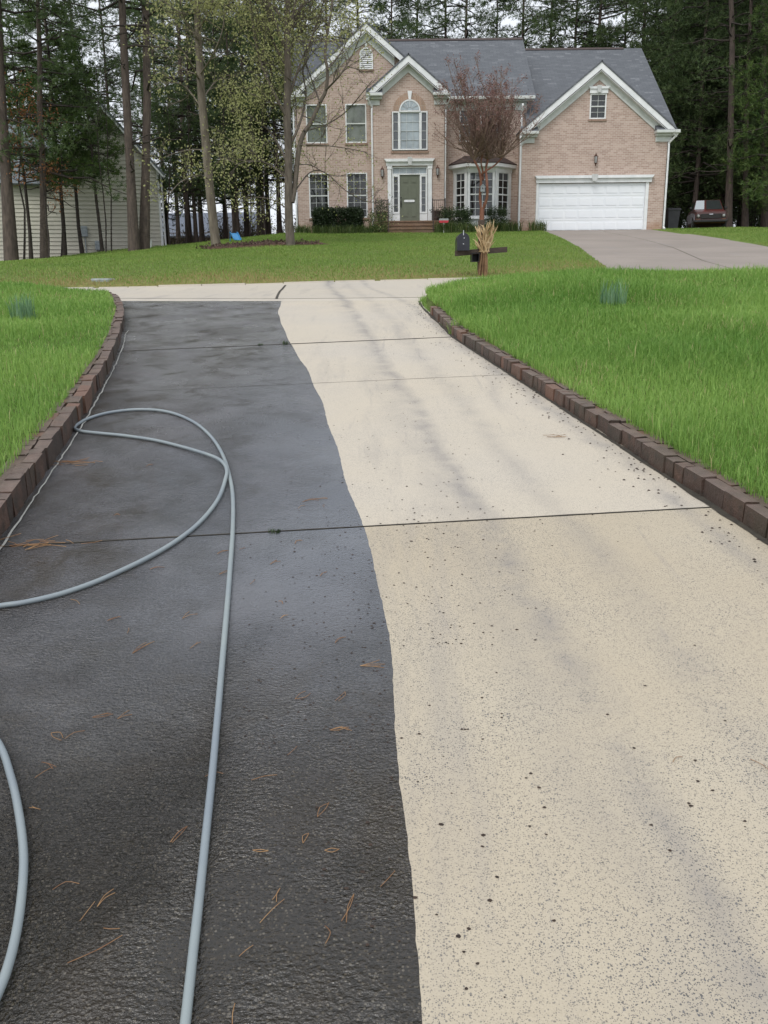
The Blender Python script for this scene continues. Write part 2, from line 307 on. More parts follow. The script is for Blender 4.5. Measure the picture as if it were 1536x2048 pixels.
class MB:
    def __init__(s): s.v = []; s.f = []; s.m = []; s.sm = []
    def add(s, V, Fc, mi=0, sm=False):
        k = len(s.v); s.v += [tuple(map(float, q)) for q in V]
        for q in Fc: s.f.append(tuple(i + k for i in q)); s.m.append(mi); s.sm.append(sm)
        return s
    def box(s, x0, x1, y0, y1, z0, z1, mi=0):
        V = [(x, y, z) for z in (z0, z1) for y in (y0, y1) for x in (x0, x1)]
        return s.add(V, [(0, 2, 3, 1), (4, 5, 7, 6), (0, 1, 5, 4), (1, 3, 7, 5), (3, 2, 6, 7), (2, 0, 4, 6)], mi)
    def bbox(s, x0, x1, y0, y1, z0, z1, b=.01, mi=0):   # bevelled box
        c = np.array([(x0 + x1) / 2, (y0 + y1) / 2, (z0 + z1) / 2]); h = np.array([x1 - x0, y1 - y0, z1 - z0]) / 2; b = min(b, *(h * .45)); V = []; idx = {}
        for sx in (-1, 1):
            for sy in (-1, 1):
                for sz in (-1, 1):
                    sg = np.array([sx, sy, sz])
                    for a in range(3):
                        q = h - b; q = q.copy(); q[a] = h[a]; idx[(sx, sy, sz, a)] = len(V); V.append(c + sg * q)
        Fc = []
        for a in range(3):
            o = [i for i in range(3) if i != a]
            for sa in (-1, 1):
                f = []
                for p_, q_ in ((-1, -1), (1, -1), (1, 1), (-1, 1)):
                    sg = [0, 0, 0]; sg[a] = sa; sg[o[0]] = p_; sg[o[1]] = q_; f.append(idx[(*sg, a)])
                Fc.append(f)
        for a in range(3):
            o = [i for i in range(3) if i != a]
            for p_ in (-1, 1):
                for q_ in (-1, 1):
                    s0 = [0, 0, 0]; s0[o[0]] = p_; s0[o[1]] = q_; s1 = list(s0); s0[a] = -1; s1[a] = 1
                    Fc.append([idx[(*s0, o[0])], idx[(*s1, o[0])], idx[(*s1, o[1])], idx[(*s0, o[1])]])
        for sx in (-1, 1):
            for sy in (-1, 1):
                for sz in (-1, 1): Fc.append([idx[(sx, sy, sz, a)] for a in range(3)])
        V = np.array(V); out = []
        for f in Fc:
            P = V[f]; n = np.cross(P[1] - P[0], P[2] - P[1]); out.append(tuple(f) if n @ (P.mean(0) - c) > 0 else tuple(f[::-1]))
        return s.add(V, out, mi)
    def prism(s, poly, ax, a0, a1, mi=0):    # polygon in the plane across axis ax, extruded from a0 to a1
        n = len(poly)
        def P(q, a): return {0: (a, q[0], q[1]), 1: (q[0], a, q[1]), 2: (q[0], q[1], a)}[ax]
        V = [P(q, a0) for q in poly] + [P(q, a1) for q in poly]
        F = [tuple(range(n)), tuple(range(2 * n - 1, n - 1, -1))] + [(i, i + n, (i + 1) % n + n, (i + 1) % n) for i in range(n)]
        return s.add(V, F, mi)
    def tube(s, P, R, n=8, mi=0, cap=True):
        P = np.asarray(P, float); m_ = len(P); R = np.full(m_, R) if np.isscalar(R) else np.asarray(R)
        T = np.gradient(P, axis=0); T /= np.linalg.norm(T, axis=1)[:, None] + 1e-9
        ref = np.array([0, 0, 1.]) if abs(T[0, 2]) < .9 else np.array([1., 0, 0]); V = []
        for i in range(m_):
            a = np.cross(T[i], ref); a /= np.linalg.norm(a) + 1e-9; b_ = np.cross(T[i], a); ref = np.cross(a, T[i])
            for k in range(n):
                th = 2 * math.pi * k / n; V.append(P[i] + R[i] * (a * math.cos(th) + b_ * math.sin(th)))
        F = [(i * n + k, i * n + (k + 1) % n, (i + 1) * n + (k + 1) % n, (i + 1) * n + k) for i in range(m_ - 1) for k in range(n)]
        s.add(V, F, mi, True)
        if cap: s.add(V[:n], [tuple(range(n))[::-1]], mi); s.add(V[-n:], [tuple(range(n))], mi)
        return s
    def lathe(s, prof, c=(0, 0, 0), n=16, mi=0):
        V = []; m_ = len(prof)
        for r_, z in prof:
            for k in range(n): th = 2 * math.pi * k / n; V.append((c[0] + r_ * math.cos(th), c[1] + r_ * math.sin(th), c[2] + z))
        F = [(i * n + k, i * n + (k + 1) % n, (i + 1) * n + (k + 1) % n, (i + 1) * n + k) for i in range(m_ - 1) for k in range(n)]
        F += [tuple(range(n))[::-1], tuple(range((m_ - 1) * n, m_ * n))]
        return s.add(V, F, mi, False)
    def mesh(s, name, *mats):
        me = bpy.data.meshes.new(name); me.from_pydata(s.v, [], s.f); me.update()
        for q in mats: me.materials.append(MATS[q])
        me.polygons.foreach_set('material_index', s.m); me.polygons.foreach_set('use_smooth', s.sm)
        uv = me.uv_layers.new(name='UVMap'); V = np.array(s.v)
        out = np.zeros((len(me.loops), 2), np.float32)
        for po in me.polygons:
            n = np.array(po.normal)
            if abs(n[2]) > .97: tx, ty = np.array([1., 0, 0]), np.array([0, 1., 0])
            else:
                tx = np.cross([0, 0, 1.], n); tx /= np.linalg.norm(tx); ty = np.cross(n, tx)
            for li in po.loop_indices:
                q = V[me.loops[li].vertex_index]; out[li] = (q @ tx, q @ ty)
        uv.data.foreach_set('uv', out.ravel()); return me
    def build(s, name, parent, *mats): return link(name, s.mesh(name, *mats), parent)
def copy_tree(o, parent=None):
    c = o.copy(); COL.objects.link(c); c.parent = parent
    for ch in o.children: copy_tree(ch, c)
    return c
# foliage built with arrays
def unit(a): return a / (np.linalg.norm(a, axis=-1, keepdims=True) + 1e-9)
def needles(P, D, n, ln, w, spread=.75):
    T = len(P); d = unit(np.repeat(D, n, 0) * .7 + rng.normal(size=(T * n, 3)) * spread); b0 = np.repeat(P, n, 0) + rng.normal(size=(T * n, 3)) * ln * .12
    L = ln * rng.uniform(.6, 1.15, (T * n, 1)); side = unit(np.cross(d, rng.normal(size=(T * n, 3)))) * w / 2
    V = np.stack([b0 - side, b0 + side, b0 + d * L], 1).reshape(-1, 3); v = np.repeat(np.clip(np.repeat(rng.uniform(0, 1, T), n) + rng.normal(size=T * n) * .15, 0, 1), 3)
    return V, np.arange(len(V)).reshape(-1, 3), v
def leaves(P, n, spread, size, aspect=.6, down=0.):
    T = len(P); c = np.repeat(P, n, 0) + rng.normal(size=(T * n, 3)) * spread; a = unit(rng.normal(size=(T * n, 3)) + np.array([0, 0, -down])); b_ = unit(np.cross(a, rng.normal(size=(T * n, 3))))
    L = size * rng.uniform(.6, 1.2, (T * n, 1)); V = np.stack([c - a * L * .5, c + b_ * L * aspect * .5, c + a * L * .5, c - b_ * L * aspect * .5], 1).reshape(-1, 3)
    F = np.arange(len(V)).reshape(-1, 4); v = np.repeat(np.clip(np.repeat(rng.uniform(0, 1, T), n) + rng.normal(size=T * n) * .2, 0, 1), 4)
    return V, F, v
def blades(P, h, w, bend, v=None):
    n = len(P); th = rng.uniform(0, 2 * math.pi, n); d = np.stack([np.cos(th), np.sin(th), 0 * th], 1); s = np.stack([-np.sin(th), np.cos(th), 0 * th], 1); th2 = th + rng.normal(size=n) * .8
    s = np.stack([np.cos(th2), np.sin(th2), 0 * th], 1) if False else s
    h = (h * rng.uniform(.55, 1.25, n))[:, None]; w = (w * rng.uniform(.7, 1.3, n))[:, None]; bd = (bend * rng.uniform(.1, 1.3, n))[:, None]; up = np.array([0, 0, 1.])
    mid = P + up * h * .6 + d * h * bd * .3; tip = P + up * h * (1 - .25 * bd) + d * h * bd
    V = np.stack([P - s * w / 2, P + s * w / 2, mid + s * w * .42, mid - s * w * .42, tip], 1).reshape(-1, 3)
    k = np.arange(n)[:, None] * 5; T = np.concatenate([k + [0, 1, 2], k + [0, 2, 3], k + [3, 2, 4]], 1).reshape(-1, 3)
    v = rng.uniform(0, 1, n) if v is None else v
    return V, T, np.repeat(v, 5)
# ---------------------------------------------------------------- layout of driveway and street
LE = np.array([(-1.25, -3), (-1.38, 1), (-1.62, 2.8), (-1.79, 3.9), (-1.93, 4.8), (-2.1, 5.9), (-2.5, 8.06), (-2.8, 9.46), (-3.3, 11.46), (-3.8, 13.0), (-4.4, 14.4), (-5.1, 15.6)])
RE = np.array([(2.6, -3), (2.15, 1), (1.9, 2.6), (1.74, 3.76), (1.67, 4.2), (1.48, 5.38), (1.07, 7.98), (.8, 9.64), (.66, 11.38), (.56, 12.6), (.56, 13.5), (.75, 14.1), (1.4, 14.6)])
def Lx(Y): return np.interp(Y, LE[:, 1], LE[:, 0])
def Rx(Y): return np.interp(Y, RE[:, 1], RE[:, 0])
def S0(x): return np.interp(x, [-30, -4.4, -1.6, .5, 30], [17.2, 14.75, 14.13, 14.1, 14.4])    # near edge of street
CURB = np.array([gnd(*q) for q in ((225, 576), (450, 571), (680, 564), (880, 559))])
def S1(x): return np.interp(x, [-30, *CURB[:, 0], 30], [CURB[0, 1] - 1.2, *CURB[:, 1], CURB[-1, 1] + 1.5])  # far kerb
def drive_z(Y): return base(Y)
# far driveway of the brick house
FD_L = np.array([gnd(*q)[:2] for q in ((1093, 466), (1125, 479), (1160, 500), (1190, 523), (1218, 547))]); FD_R = np.array([gnd(*q)[:2] for q in ((1326, 463), (1390, 470), (1460, 480), (1536, 494), (1620, 520))])
def fdl(Y): return np.interp(Y, FD_L[::-1, 1], FD_L[::-1, 0])
def fdr(Y): return np.interp(Y, FD_R[::-1, 1], FD_R[::-1, 0])
def H(x, Y):
    x = np.asarray(x, float); Y = np.asarray(Y, float); z = far_z(x, Y)
    s0, s1 = S0(x), S1(x); L, R = Lx(Y), Rx(Y)
    near = Y < s0
    fade = smooth(.0, 1.0, s0 - Y); fader = smooth(-.05, .45, s0 - Y)
    dl = np.clip(L - x, 0, 30); dr = np.clip(x - R, 0, 30)
    zl = z + .03 + fade * (.1 + .05 * smooth(.3, 3, dl) + .09 * smooth(.2, 1.5, dl) * smooth(9, 13, Y)) + .012 * np.sin(x * 2.1 + Y) * smooth(.3, 1, dl)
    zr = z + .05 + fader * (.04 + .1 * smooth(.05, .8, dr) * smooth(10, 13, Y) + .125 * smooth(.1, 1.6, dr) * smooth(5, 12.5, Y)) + .012 * np.sin(x * 1.7 - Y * 1.3) * smooth(.3, 1, dr)
    out = np.where(near, np.where(x < L - .1, zl, np.where(x > R + .1, zr, z - .07)), z)
    street = (Y >= s0 - .02) & (Y <= s1 + .05); out = np.where(street, z - .07, out)
    out = np.where(Y > s1 + .05, z + .03 + .015 * np.sin(x * .9) * np.sin(Y * .8), out)
    fd = (x > fdl(Y) + .1) & (x < fdr(Y) - .1) & (Y > 19.6) & (Y < 42.2); out = np.where(fd, z - .06, out)
    return out
def axis(*segs):
    a = [np.arange(s, e, st) for s, e, st in segs]; return np.concatenate(a)
gx = axis((-420, -60, 40), (-60, -20, 4), (-20, -7, .5), (-7, 9, .1), (9, 22, .5), (22, 60, 4), (60, 440, 40)); gy = axis((-60, -3, 6), (-3, 1, .5), (1, 16, .1), (16, 21, .12), (21, 44, .4), (44, 70, 2), (70, 700, 30))
GX, GY = np.meshgrid(gx, gy); GZ = H(GX, GY); nx, ny = len(gx), len(gy)
V = np.stack([GX, GY, GZ], -1).reshape(-1, 3); i = (np.arange(ny - 1)[:, None] * nx + np.arange(nx - 1)[None, :]).ravel(); Fq = np.stack([i, i + 1, i + nx + 1, i + nx], 1)
me = np_mesh('ground', V, Fq, 'ground', smooth=True)
X_, Y_ = V[:, 0], V[:, 1]; wob = np.sin(X_ * .7 + 1) * .8 + np.sin(X_ * 1.9 + Y_ * .6) * .4
gcol = np.tile([.13, .205, .042], (len(V), 1)); lit = np.zeros(len(V))
def blend(c, f):
    global gcol; f = np.clip(f, 0, 1)[:, None]; gcol = gcol * (1 - f) + np.array(c) * f
near = Y_ < S0(X_); blend((.08, .13, .028), near * 1.)
dk = Y_ - S1(X_); blend((.33, .27, .1), (dk > 0) * np.clip(1 - (dk + wob) / 4.2, 0, 1) * .85)
blend((.1, .13, .035), ((dk > 0) & (Y_ < 30)) * .35)
wood = np.maximum.reduce([smooth(41.2, 43.2, Y_ + wob * .6) * (X_ < -3.2), smooth(43.5, 45.5, Y_ + wob * .6) * (X_ > 20), smooth(47.3, 48.6, Y_ + wob * .5) * (X_ > 12), smooth(19.5, 21.5, X_ + wob * .6) * (Y_ > 36), smooth(55, 58, Y_)])
blend((.085, .052, .034), wood); lit = np.maximum(lit, wood)
ca = me.color_attributes.new('albedo', 'FLOAT_COLOR', 'POINT'); ca.data.foreach_set('color', np.concatenate([gcol, np.ones((len(V), 1))], 1).astype(np.float32).ravel())
at = me.attributes.new('litter', 'FLOAT', 'POINT'); at.data.foreach_set('value', lit.astype(np.float32))
struct(link('ground', me))
# driveway slabs
WETP = np.array([gnd(*q)[:2] for q in ((842, 2047), (832, 1950), (824, 1830), (815, 1680), (803, 1560), (788, 1400), (778, 1290), (764, 1200), (748, 1120), (735, 1080), (722, 1045), (700, 985), (672, 892), (642, 800), (612, 735), (588, 700), (568, 660), (556, 627), (563, 603))])
WETP = np.concatenate([[[WETP[0, 0] - .02, -3]], WETP]); o_ = np.argsort(WETP[:, 1]); WETP = WETP[o_]
def Wx(Y): return np.interp(Y, WETP[:, 1], WETP[:, 0]) + .006 * np.sin(Y * 5.) + .0018 * np.sin(Y * 37.) * np.sin(Y * 11.3) + .001 * np.sin(Y * 71. + 1)
J = [lambda x: -3 + 0 * x, lambda x: 4.0 + .125 * (x + .12), lambda x: 7.28 + .17 * (x + 1), lambda x: 9.05 + .205 * (x + 2.7), lambda x: np.interp(x, [-5, -4.1, -1.54, .6, 2], [14.2, 14.02, 13.56, 13.4, 13.4]), lambda x: S0(x) + 0 * x]
drive = struct(bpy.data.objects.new('driveway', None)); COL.objects.link(drive)
GAP = [0, .011, .004, .012, 0, .008]; DRY = ['concrete_tan', 'concrete_pale', 'concrete_pale', 'concrete_pale', 'concrete_apron']
for k in range(5):
    nu1, nu2, nv = 10, 10, (200 if k == 0 else 90); us = np.concatenate([np.linspace(0, 1, nu1 + 1), 1 + np.linspace(0, 1, nu2 + 1)[1:]]); grid = []
    for tv in np.linspace(0, 1, nv + 1):
        row = []
        for u in us:
            Y = 5.; x = 0.
            for _ in range(8):
                lo = J[k](x) + GAP[k] / 2; hi = J[k + 1](x) - GAP[k + 1] / 2; Y = lo + (hi - lo) * tv
                Lq, Rq = Lx(Y) - .02, Rx(Y) + .02; w = min(max(Wx(Y), Lq + .1), Rq - .1); x = Lq + (w - Lq) * u if u <= 1 else w + (Rq - w) * (u - 1)
            row.append((x, Y, float(drive_z(Y))))
        grid.append(row)
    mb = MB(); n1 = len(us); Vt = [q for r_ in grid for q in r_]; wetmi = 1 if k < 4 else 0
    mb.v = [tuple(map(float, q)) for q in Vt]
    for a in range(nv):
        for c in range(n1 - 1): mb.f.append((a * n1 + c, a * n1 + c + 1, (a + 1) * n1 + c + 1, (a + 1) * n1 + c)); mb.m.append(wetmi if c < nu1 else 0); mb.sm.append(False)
    # edges going down
    ring = [grid[0][c] for c in range(n1)] + [grid[a][-1] for a in range(1, nv + 1)] + [grid[-1][c] for c in range(n1 - 2, -1, -1)] + [grid[a][0] for a in range(nv - 1, 0, -1)]
    m_ = len(ring); kk = len(mb.v); mb.v += [tuple(map(float, q)) for q in ring] + [(q[0], q[1], q[2] - .1) for q in ring]
    for a in range(m_): mb.f.append((kk + a, kk + m_ + a, kk + m_ + (a + 1) % m_, kk + (a + 1) % m_)); mb.m.append(2); mb.sm.append(False)
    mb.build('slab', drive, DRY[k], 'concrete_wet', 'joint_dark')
for jn, hw_ in ((1, .0055), (3, .016), (2, .003)):      # dirt packed into the control joints
    x0_ = float(Lx(J[jn](-2.))); x1_ = float(Rx(J[jn](1.))); xx = np.linspace(x0_ + .01, x1_ - .01, 120); yc = J[jn](xx); ww = hw_ * np.convolve(rng.uniform(.3, 1.7, 124), np.ones(5) / 5, 'valid'); mb = MB()
    for q in range(119): mb.add([(xx[q], yc[q] - ww[q], base(yc[q] - ww[q]) + .003), (xx[q + 1], yc[q + 1] - ww[q + 1], base(yc[q + 1] - ww[q + 1]) + .003), (xx[q + 1], yc[q + 1] + ww[q + 1], base(yc[q + 1] + ww[q + 1]) + .003), (xx[q], yc[q] + ww[q], base(yc[q] + ww[q]) + .003)], [(0, 1, 2, 3)])
    mb.build('joint_dirt', drive, 'joint_dark')
# street
xs = np.linspace(-28, 28, 113); mb = MB(); ns = 8
for j in range(ns + 1):
    for x in xs:
        y0, y1 = S0(x) + .004, S1(x); Y = y0 + (y1 - y0) * j / ns; mb.v.append((float(x), float(Y), float(far_z(x, Y)) + .004))
for j in range(ns):
    for c in range(len(xs) - 1): mb.f.append((j * 113 + c, j * 113 + c + 1, (j + 1) * 113 + c + 1, (j + 1) * 113 + c)); mb.m.append(0); mb.sm.append(False)
street = struct(mb.build('street', None, 'concrete_street'))
# crack across the street slab and kerb stones
pc = [gnd(*q) + np.array([0, 0, .009]) for q in ((553, 598), (556, 590), (560, 583), (566, 577), (571, 571))]
mb = MB()
for a, b_ in zip(pc[:-1], pc[1:]): mb.add([a - [.02, 0, 0], a + [.02, 0, 0], b_ + [.02, 0, 0], b_ - [.02, 0, 0]], [(0, 1, 2, 3)])
mb.build('crack', street, 'joint_dark')
kerb = struct(bpy.data.objects.new('kerb', None)); COL.objects.link(kerb)
x = -8.
while x < 6:
    L_ = random.uniform(.5, 1.1); g_ = random.choice([.02, .03, .12]); y0, y1 = float(S1(x)), float(S1(x + L_)); zz = float(far_z(x, y0)); zz2 = float(far_z(x + L_, y1)); hh = random.uniform(.02, .05)
    mb = MB(); mb.add([(x, y0 - .02, zz - .08), (x + L_, y1 - .02, zz2 - .08), (x + L_, y1 + .13, zz2 - .08), (x, y0 + .13, zz - .08), (x, y0, zz + hh), (x + L_, y1, zz2 + hh), (x + L_, y1 + .12, zz2 + hh), (x, y0 + .12, zz + hh)], [(4, 5, 6, 7), (0, 1, 5, 4), (1, 2, 6, 5), (2, 3, 7, 6), (3, 0, 4, 7)])
    mb.build('kerb_stone', kerb, 'concrete_apron'); x += L_ + g_
# far driveway
fdrive = struct(bpy.data.objects.new('garage_driveway', None)); COL.objects.link(fdrive)
rows = [20.2, 24.6, 29, 33.4, 37.8, 42.0]
for a, b_ in zip(rows[:-1], rows[1:]):
    for h0, h1 in ((0, .5), (.5, 1)):
        mb = MB(); n = 12
        for j in range(n + 1):
            Y = a + .01 + (b_ - a - .02) * j / n; l, r_ = fdl(Y), fdr(Y)
            for c in range(5):
                u = h0 + (h1 - h0) * c / 4; xx = l + (r_ - l) * u + (.012 if c == 0 else -.012 if c == 4 else 0); mb.v.append((float(xx), float(Y), float(far_z(xx, Y)) + .012))
        for j in range(n):
            for c in range(4): mb.f.append((j * 5 + c, j * 5 + c + 1, (j + 1) * 5 + c + 1, (j + 1) * 5 + c)); mb.m.append(0); mb.sm.append(False)
        mb.build('slab', fdrive, 'concrete_far')
# ---------------------------------------------------------------- brick edging walls
def brick_variants():
    out = []
    for k in range(5):
        mb = MB(); mb.bbox(-.5, .5, 0, .078, -.06, 1, .009); V = np.array(mb.v); mb.v = [tuple(q) for q in V + rng.normal(size=V.shape) * [.012, .0026, .014]]; out.append(mb.mesh('brick', 'edging_brick'))
    return out
BV = brick_variants()
def edging(name, label, curve, sgn, y0, y1, h, cat='brick edging'):
    e = thing(name, label, cat, (float(np.interp(y0, curve[:, 1], curve[:, 0])), y0, float(base(y0))))
    bpy.context.view_layer.update(); inv = e.matrix_world.inverted()
    Y = np.arange(y0, y1, .01); X = np.interp(Y, curve[:, 1], curve[:, 0]); X = np.convolve(np.pad(X, 40, mode='edge'), np.ones(81) / 81, 'valid'); s = np.concatenate([[0], np.cumsum(np.hypot(np.diff(X), np.diff(Y)))])
    for row in range(2):
        d = -.05 * row
        while d < s[-1] - .1:
            ln = random.choice([.2, .2, .19, .1, .1]) if row == 0 else random.choice([.2, .1, .1]); q = d + ln / 2
            x = np.interp(q, s, X); y = np.interp(q, s, Y); xa, xb = np.interp([q - .1, q + .1], s, X); ya, yb = np.interp([q - .1, q + .1], s, Y); ang = math.atan2(yb - ya, xb - xa)
            nrm = np.array([math.sin(ang), -math.cos(ang)]) * sgn; off = .0 + row * .082 + random.gauss(0, .004)
            o = link('brick', random.choice(BV), e); zz = float(base(y)); hh = h + random.gauss(0, .004) - row * .004
            rot = ang if sgn < 0 else ang + math.pi; slope = math.atan(float(base(y + .1) - base(y - .1)) / .2) * (1 if sgn < 0 else -1) * math.sin(ang)
            o.matrix_parent_inverse = inv
            o.location = (x + nrm[0] * off, y + nrm[1] * off, zz); o.rotation_euler = (random.gauss(0, .012), -slope + random.gauss(0, .006), rot + random.gauss(0, .008)); o.scale = (ln - .008, 1, hh)
            d += ln + .002
    return e
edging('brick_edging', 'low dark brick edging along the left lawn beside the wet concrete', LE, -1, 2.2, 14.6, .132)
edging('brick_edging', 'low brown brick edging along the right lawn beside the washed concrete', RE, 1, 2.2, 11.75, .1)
# old caulk line at foot of left edging and dirt line at the right
def strip(name, curve, off, w, y0, y1, mat, lift, wob, label, parent):
    Y = np.arange(y0, y1, .06); X = np.interp(Y, curve[:, 1], curve[:, 0]); X = np.convolve(np.pad(X, 7, mode='edge'), np.ones(15) / 15, 'valid') + off + rng.normal(size=len(Y)) * wob; ww = w * np.convolve(rng.uniform(.1, 1.5, len(Y) + 6), np.ones(7) / 7, 'valid'); mb = MB()
    for i_ in range(len(Y) - 1):
        mb.add([(X[i_] - ww[i_], Y[i_], base(Y[i_]) + lift), (X[i_] + ww[i_], Y[i_], base(Y[i_]) + lift), (X[i_ + 1] + ww[i_ + 1], Y[i_ + 1], base(Y[i_ + 1]) + lift), (X[i_ + 1] - ww[i_ + 1], Y[i_ + 1], base(Y[i_ + 1]) + lift)], [(0, 1, 2, 3)])
    return mb.build(name, parent, mat)
strip('caulk_line', LE, .035, .006, 2.2, 10.5, 'caulk', .005, .003, '', drive)
strip('dirt_line', RE, -.012, .022, 2.2, 13.2, 'joint_dark', .004, .002, '', drive)
# ---------------------------------------------------------------- hose
hp = [(365, 2120), (374, 2040), (387, 1920), (400, 1800), (413, 1680), (425, 1560), (436, 1440), (445, 1330), (454, 1230), (461, 1140), (466, 1060), (466, 1000), (460, 960), (448, 920), (428, 885), (398, 855), (362, 836), (325, 826), (285, 823), (245, 825), (205, 832), (172, 843), (154, 854), (150, 861), (163, 867), (200, 871), (250, 876), (310, 885), (365, 899), (410, 915), (440, 932), (454, 951), (450, 972), (438, 1002), (415, 1034), (385, 1065), (345, 1094), (300, 1120), (250, 1146), (190, 1172), (120, 1197), (50, 1213), (0, 1220), (-55, 1232), (-95, 1262), (-105, 1310), (-88, 1370), (-50, 1430), (0, 1500), (22, 1560), (38, 1630), (48, 1710), (47, 1790), (35, 1880), (12, 1965), (-25, 2060), (-60, 2140)]
HR = .0106
pts = np.array([gnd(*q) for q in hp]); pts[:, 2] = base(pts[:, 1])
def catmull(P, n=8):
    P = np.vstack([2 * P[0] - P[1], P, 2 * P[-1] - P[-2]]); out = []
    for i_ in range(1, len(P) - 2):
        for t_ in np.linspace(0, 1, n, endpoint=False): out.append(.5 * (2 * P[i_] + (P[i_ + 1] - P[i_ - 1]) * t_ + (2 * P[i_ - 1] - 5 * P[i_] + 4 * P[i_ + 1] - P[i_ + 2]) * t_ ** 2 + (3 * P[i_] - P[i_ - 1] - 3 * P[i_ + 1] + P[i_ + 2]) * t_ ** 3))
    out.append(P[-2]); return np.array(out)
hc = catmull(pts); lift = np.full(len(hc), HR + .003)
ip = 30.5 * 8; ii = np.arange(len(hc)); lift += .024 * np.exp(-((ii - ip) / 12.) ** 2); hc[:, 2] = base(hc[:, 1]) + lift
mb = MB(); mb.tube(hc, HR, 10); tag(mb.build('garden_hose', None, 'hose'), 'blue grey hose looping over the wet left half of the driveway', 'hose')
# ---------------------------------------------------------------- brick house
HB = (4.5, 42.0, 3.8); house = thing('brick_house', 'two storey pinkish tan brick house with grey shingle roof and white garage door', 'house', HB)
HI = Matrix.Translation(-Vector(HB))
def part(mb, name, parent, *mats):
    o = mb.build(name, parent, *mats)
    if parent is house: o.matrix_parent_inverse = HI
    return o
YL, YE, YR, YG = 42.35, 42.0, 43.0, 42.0
def sc(v, Y): return v * Y / 42.
def sz(z, Y): return 1.5 + (z - 1.5) * Y / 42.
def wall(name, x0, x1, z0, z1, Y, holes, gable=None, depth=.12, mat='brick'):
    mb = MB(); xs_ = sorted({x0, x1, *[h for q in holes for h in q[:2]]}); zs_ = sorted({z0, z1, *[h for q in holes for h in q[2:4]]})
    for a in range(len(xs_) - 1):
        for b_ in range(len(zs_) - 1):
            cx, cz = (xs_[a] + xs_[a + 1]) / 2, (zs_[b_] + zs_[b_ + 1]) / 2
            if any(q[0] < cx < q[1] and q[2] < cz < q[3] for q in holes): continue
            mb.add([(xs_[a], Y, zs_[b_]), (xs_[a + 1], Y, zs_[b_]), (xs_[a + 1], Y, zs_[b_ + 1]), (xs_[a], Y, zs_[b_ + 1])], [(0, 1, 2, 3)])
    for q in holes:
        a, b_, c, d = q[:4]; y2 = Y + depth
        mb.add([(a, Y, c), (b_, Y, c), (b_, Y, d), (a, Y, d), (a, y2, c), (b_, y2, c), (b_, y2, d), (a, y2, d)], [(0, 4, 5, 1), (1, 5, 6, 2), (2, 6, 7, 3), (3, 7, 4, 0)])
        mb.add([(a, y2, c), (b_, y2, c), (b_, y2, d), (a, y2, d)], [(0, 1, 2, 3)])
    if gable: mb.add([(gable[0], Y, z1), (gable[2], Y, z1), (gable[1], Y, gable[3])], [(0, 1, 2)])
    return part(mb, name, house, mat)
def window(x0, x1, z0, z1, Y, cols, rows, glass, sash=True, fw=.055, name='window', parent=None, mid=None):
    f = MB(); y0, y1 = Y - .02, Y + .09
    for a in ((x0, x0 + fw, z0, z1), (x1 - fw, x1, z0, z1), (x0 + fw, x1 - fw, z0, z0 + fw), (x0 + fw, x1 - fw, z1 - fw, z1)): f.bbox(a[0], a[1], y0, y1, a[2], a[3], .006)
    xs_ = [x0, x1] if mid is None else [x0, mid, x1]
    if mid is not None: f.box(mid - .04, mid + .04, y0, y1, z0 + fw, z1 - fw)
    w = part(f, name, parent or house, 'white_trim')
    gmb = MB(); ip = []
    spans = [(x0 + fw, x1 - fw)] if mid is None else [(x0 + fw, mid - .04), (mid + .04, x1 - fw)]
    za, zb = z0 + fw, z1 - fw; zm = (za + zb) / 2; mw = .014
    for xa, xb in spans:
        pw, ph = (xb - xa) / cols, (zb - za) / rows
        for i_ in range(1, cols): gmb.box(xa + pw * i_ - mw / 2, xa + pw * i_ + mw / 2, Y + .028, Y + .05, za, zb)
        for j in range(1, rows):
            if not (sash and rows % 2 == 0 and j == rows // 2): gmb.box(xa, xb, Y + .03, Y + .052, za + ph * j - mw / 2, za + ph * j + mw / 2)
        for i_ in range(cols):
            for j in range(rows):
                pm = MB(); pm.box(xa + pw * i_ + mw / 2, xa + pw * (i_ + 1) - mw / 2, Y + .052 + (.01 if j < rows / 2 else 0), Y + .062 + (.01 if j < rows / 2 else 0), za + ph * j + mw / 2, za + ph * (j + 1) - mw / 2)
                o = pm.build('pane', w, glass)
                if w.parent is not house: pass
        if sash: gmb.box(xa, xb, Y + .0, Y + .062, zm - .025, zm + .025)
    if gmb.v: gmb.build('muntin_grid', w, 'shade_trim')
    return w
def sill(x0, x1, z, Y): 
    mb = MB(); mb.bbox(x0 - .04, x1 + .04, Y - .05, Y + .02, z - .09, z - .002, .006); part(mb, 'window_sill', house, 'brick_sill')
# left wing wall
k = YL / 42; wl_h = [(sc(a, YL), sc(b_, YL), sz(c, YL), sz(d, YL)) for a, b_, c, d in ((-3.3, -2.36, 7.68, 9.3), (-1.54, -.6, 7.68, 9.3), (-3.26, -2.36, 4.49, 6.43), (-1.54, -.6, 4.49, 6.43))]
LX0, LX1 = -3.82, 2.9
wall('front_wall', LX0, LX1, 3.3, 9.72, YL, wl_h, (LX0, -.56, LX1, 12.4))
for i_, h in enumerate(wl_h):
    window(*h, YL, 3 if i_ > 1 else 1, 6 if i_ > 1 else 2, 'glass_blind' if i_ < 2 else 'glass_dark'); sill(h[0], h[1], h[2], YL)
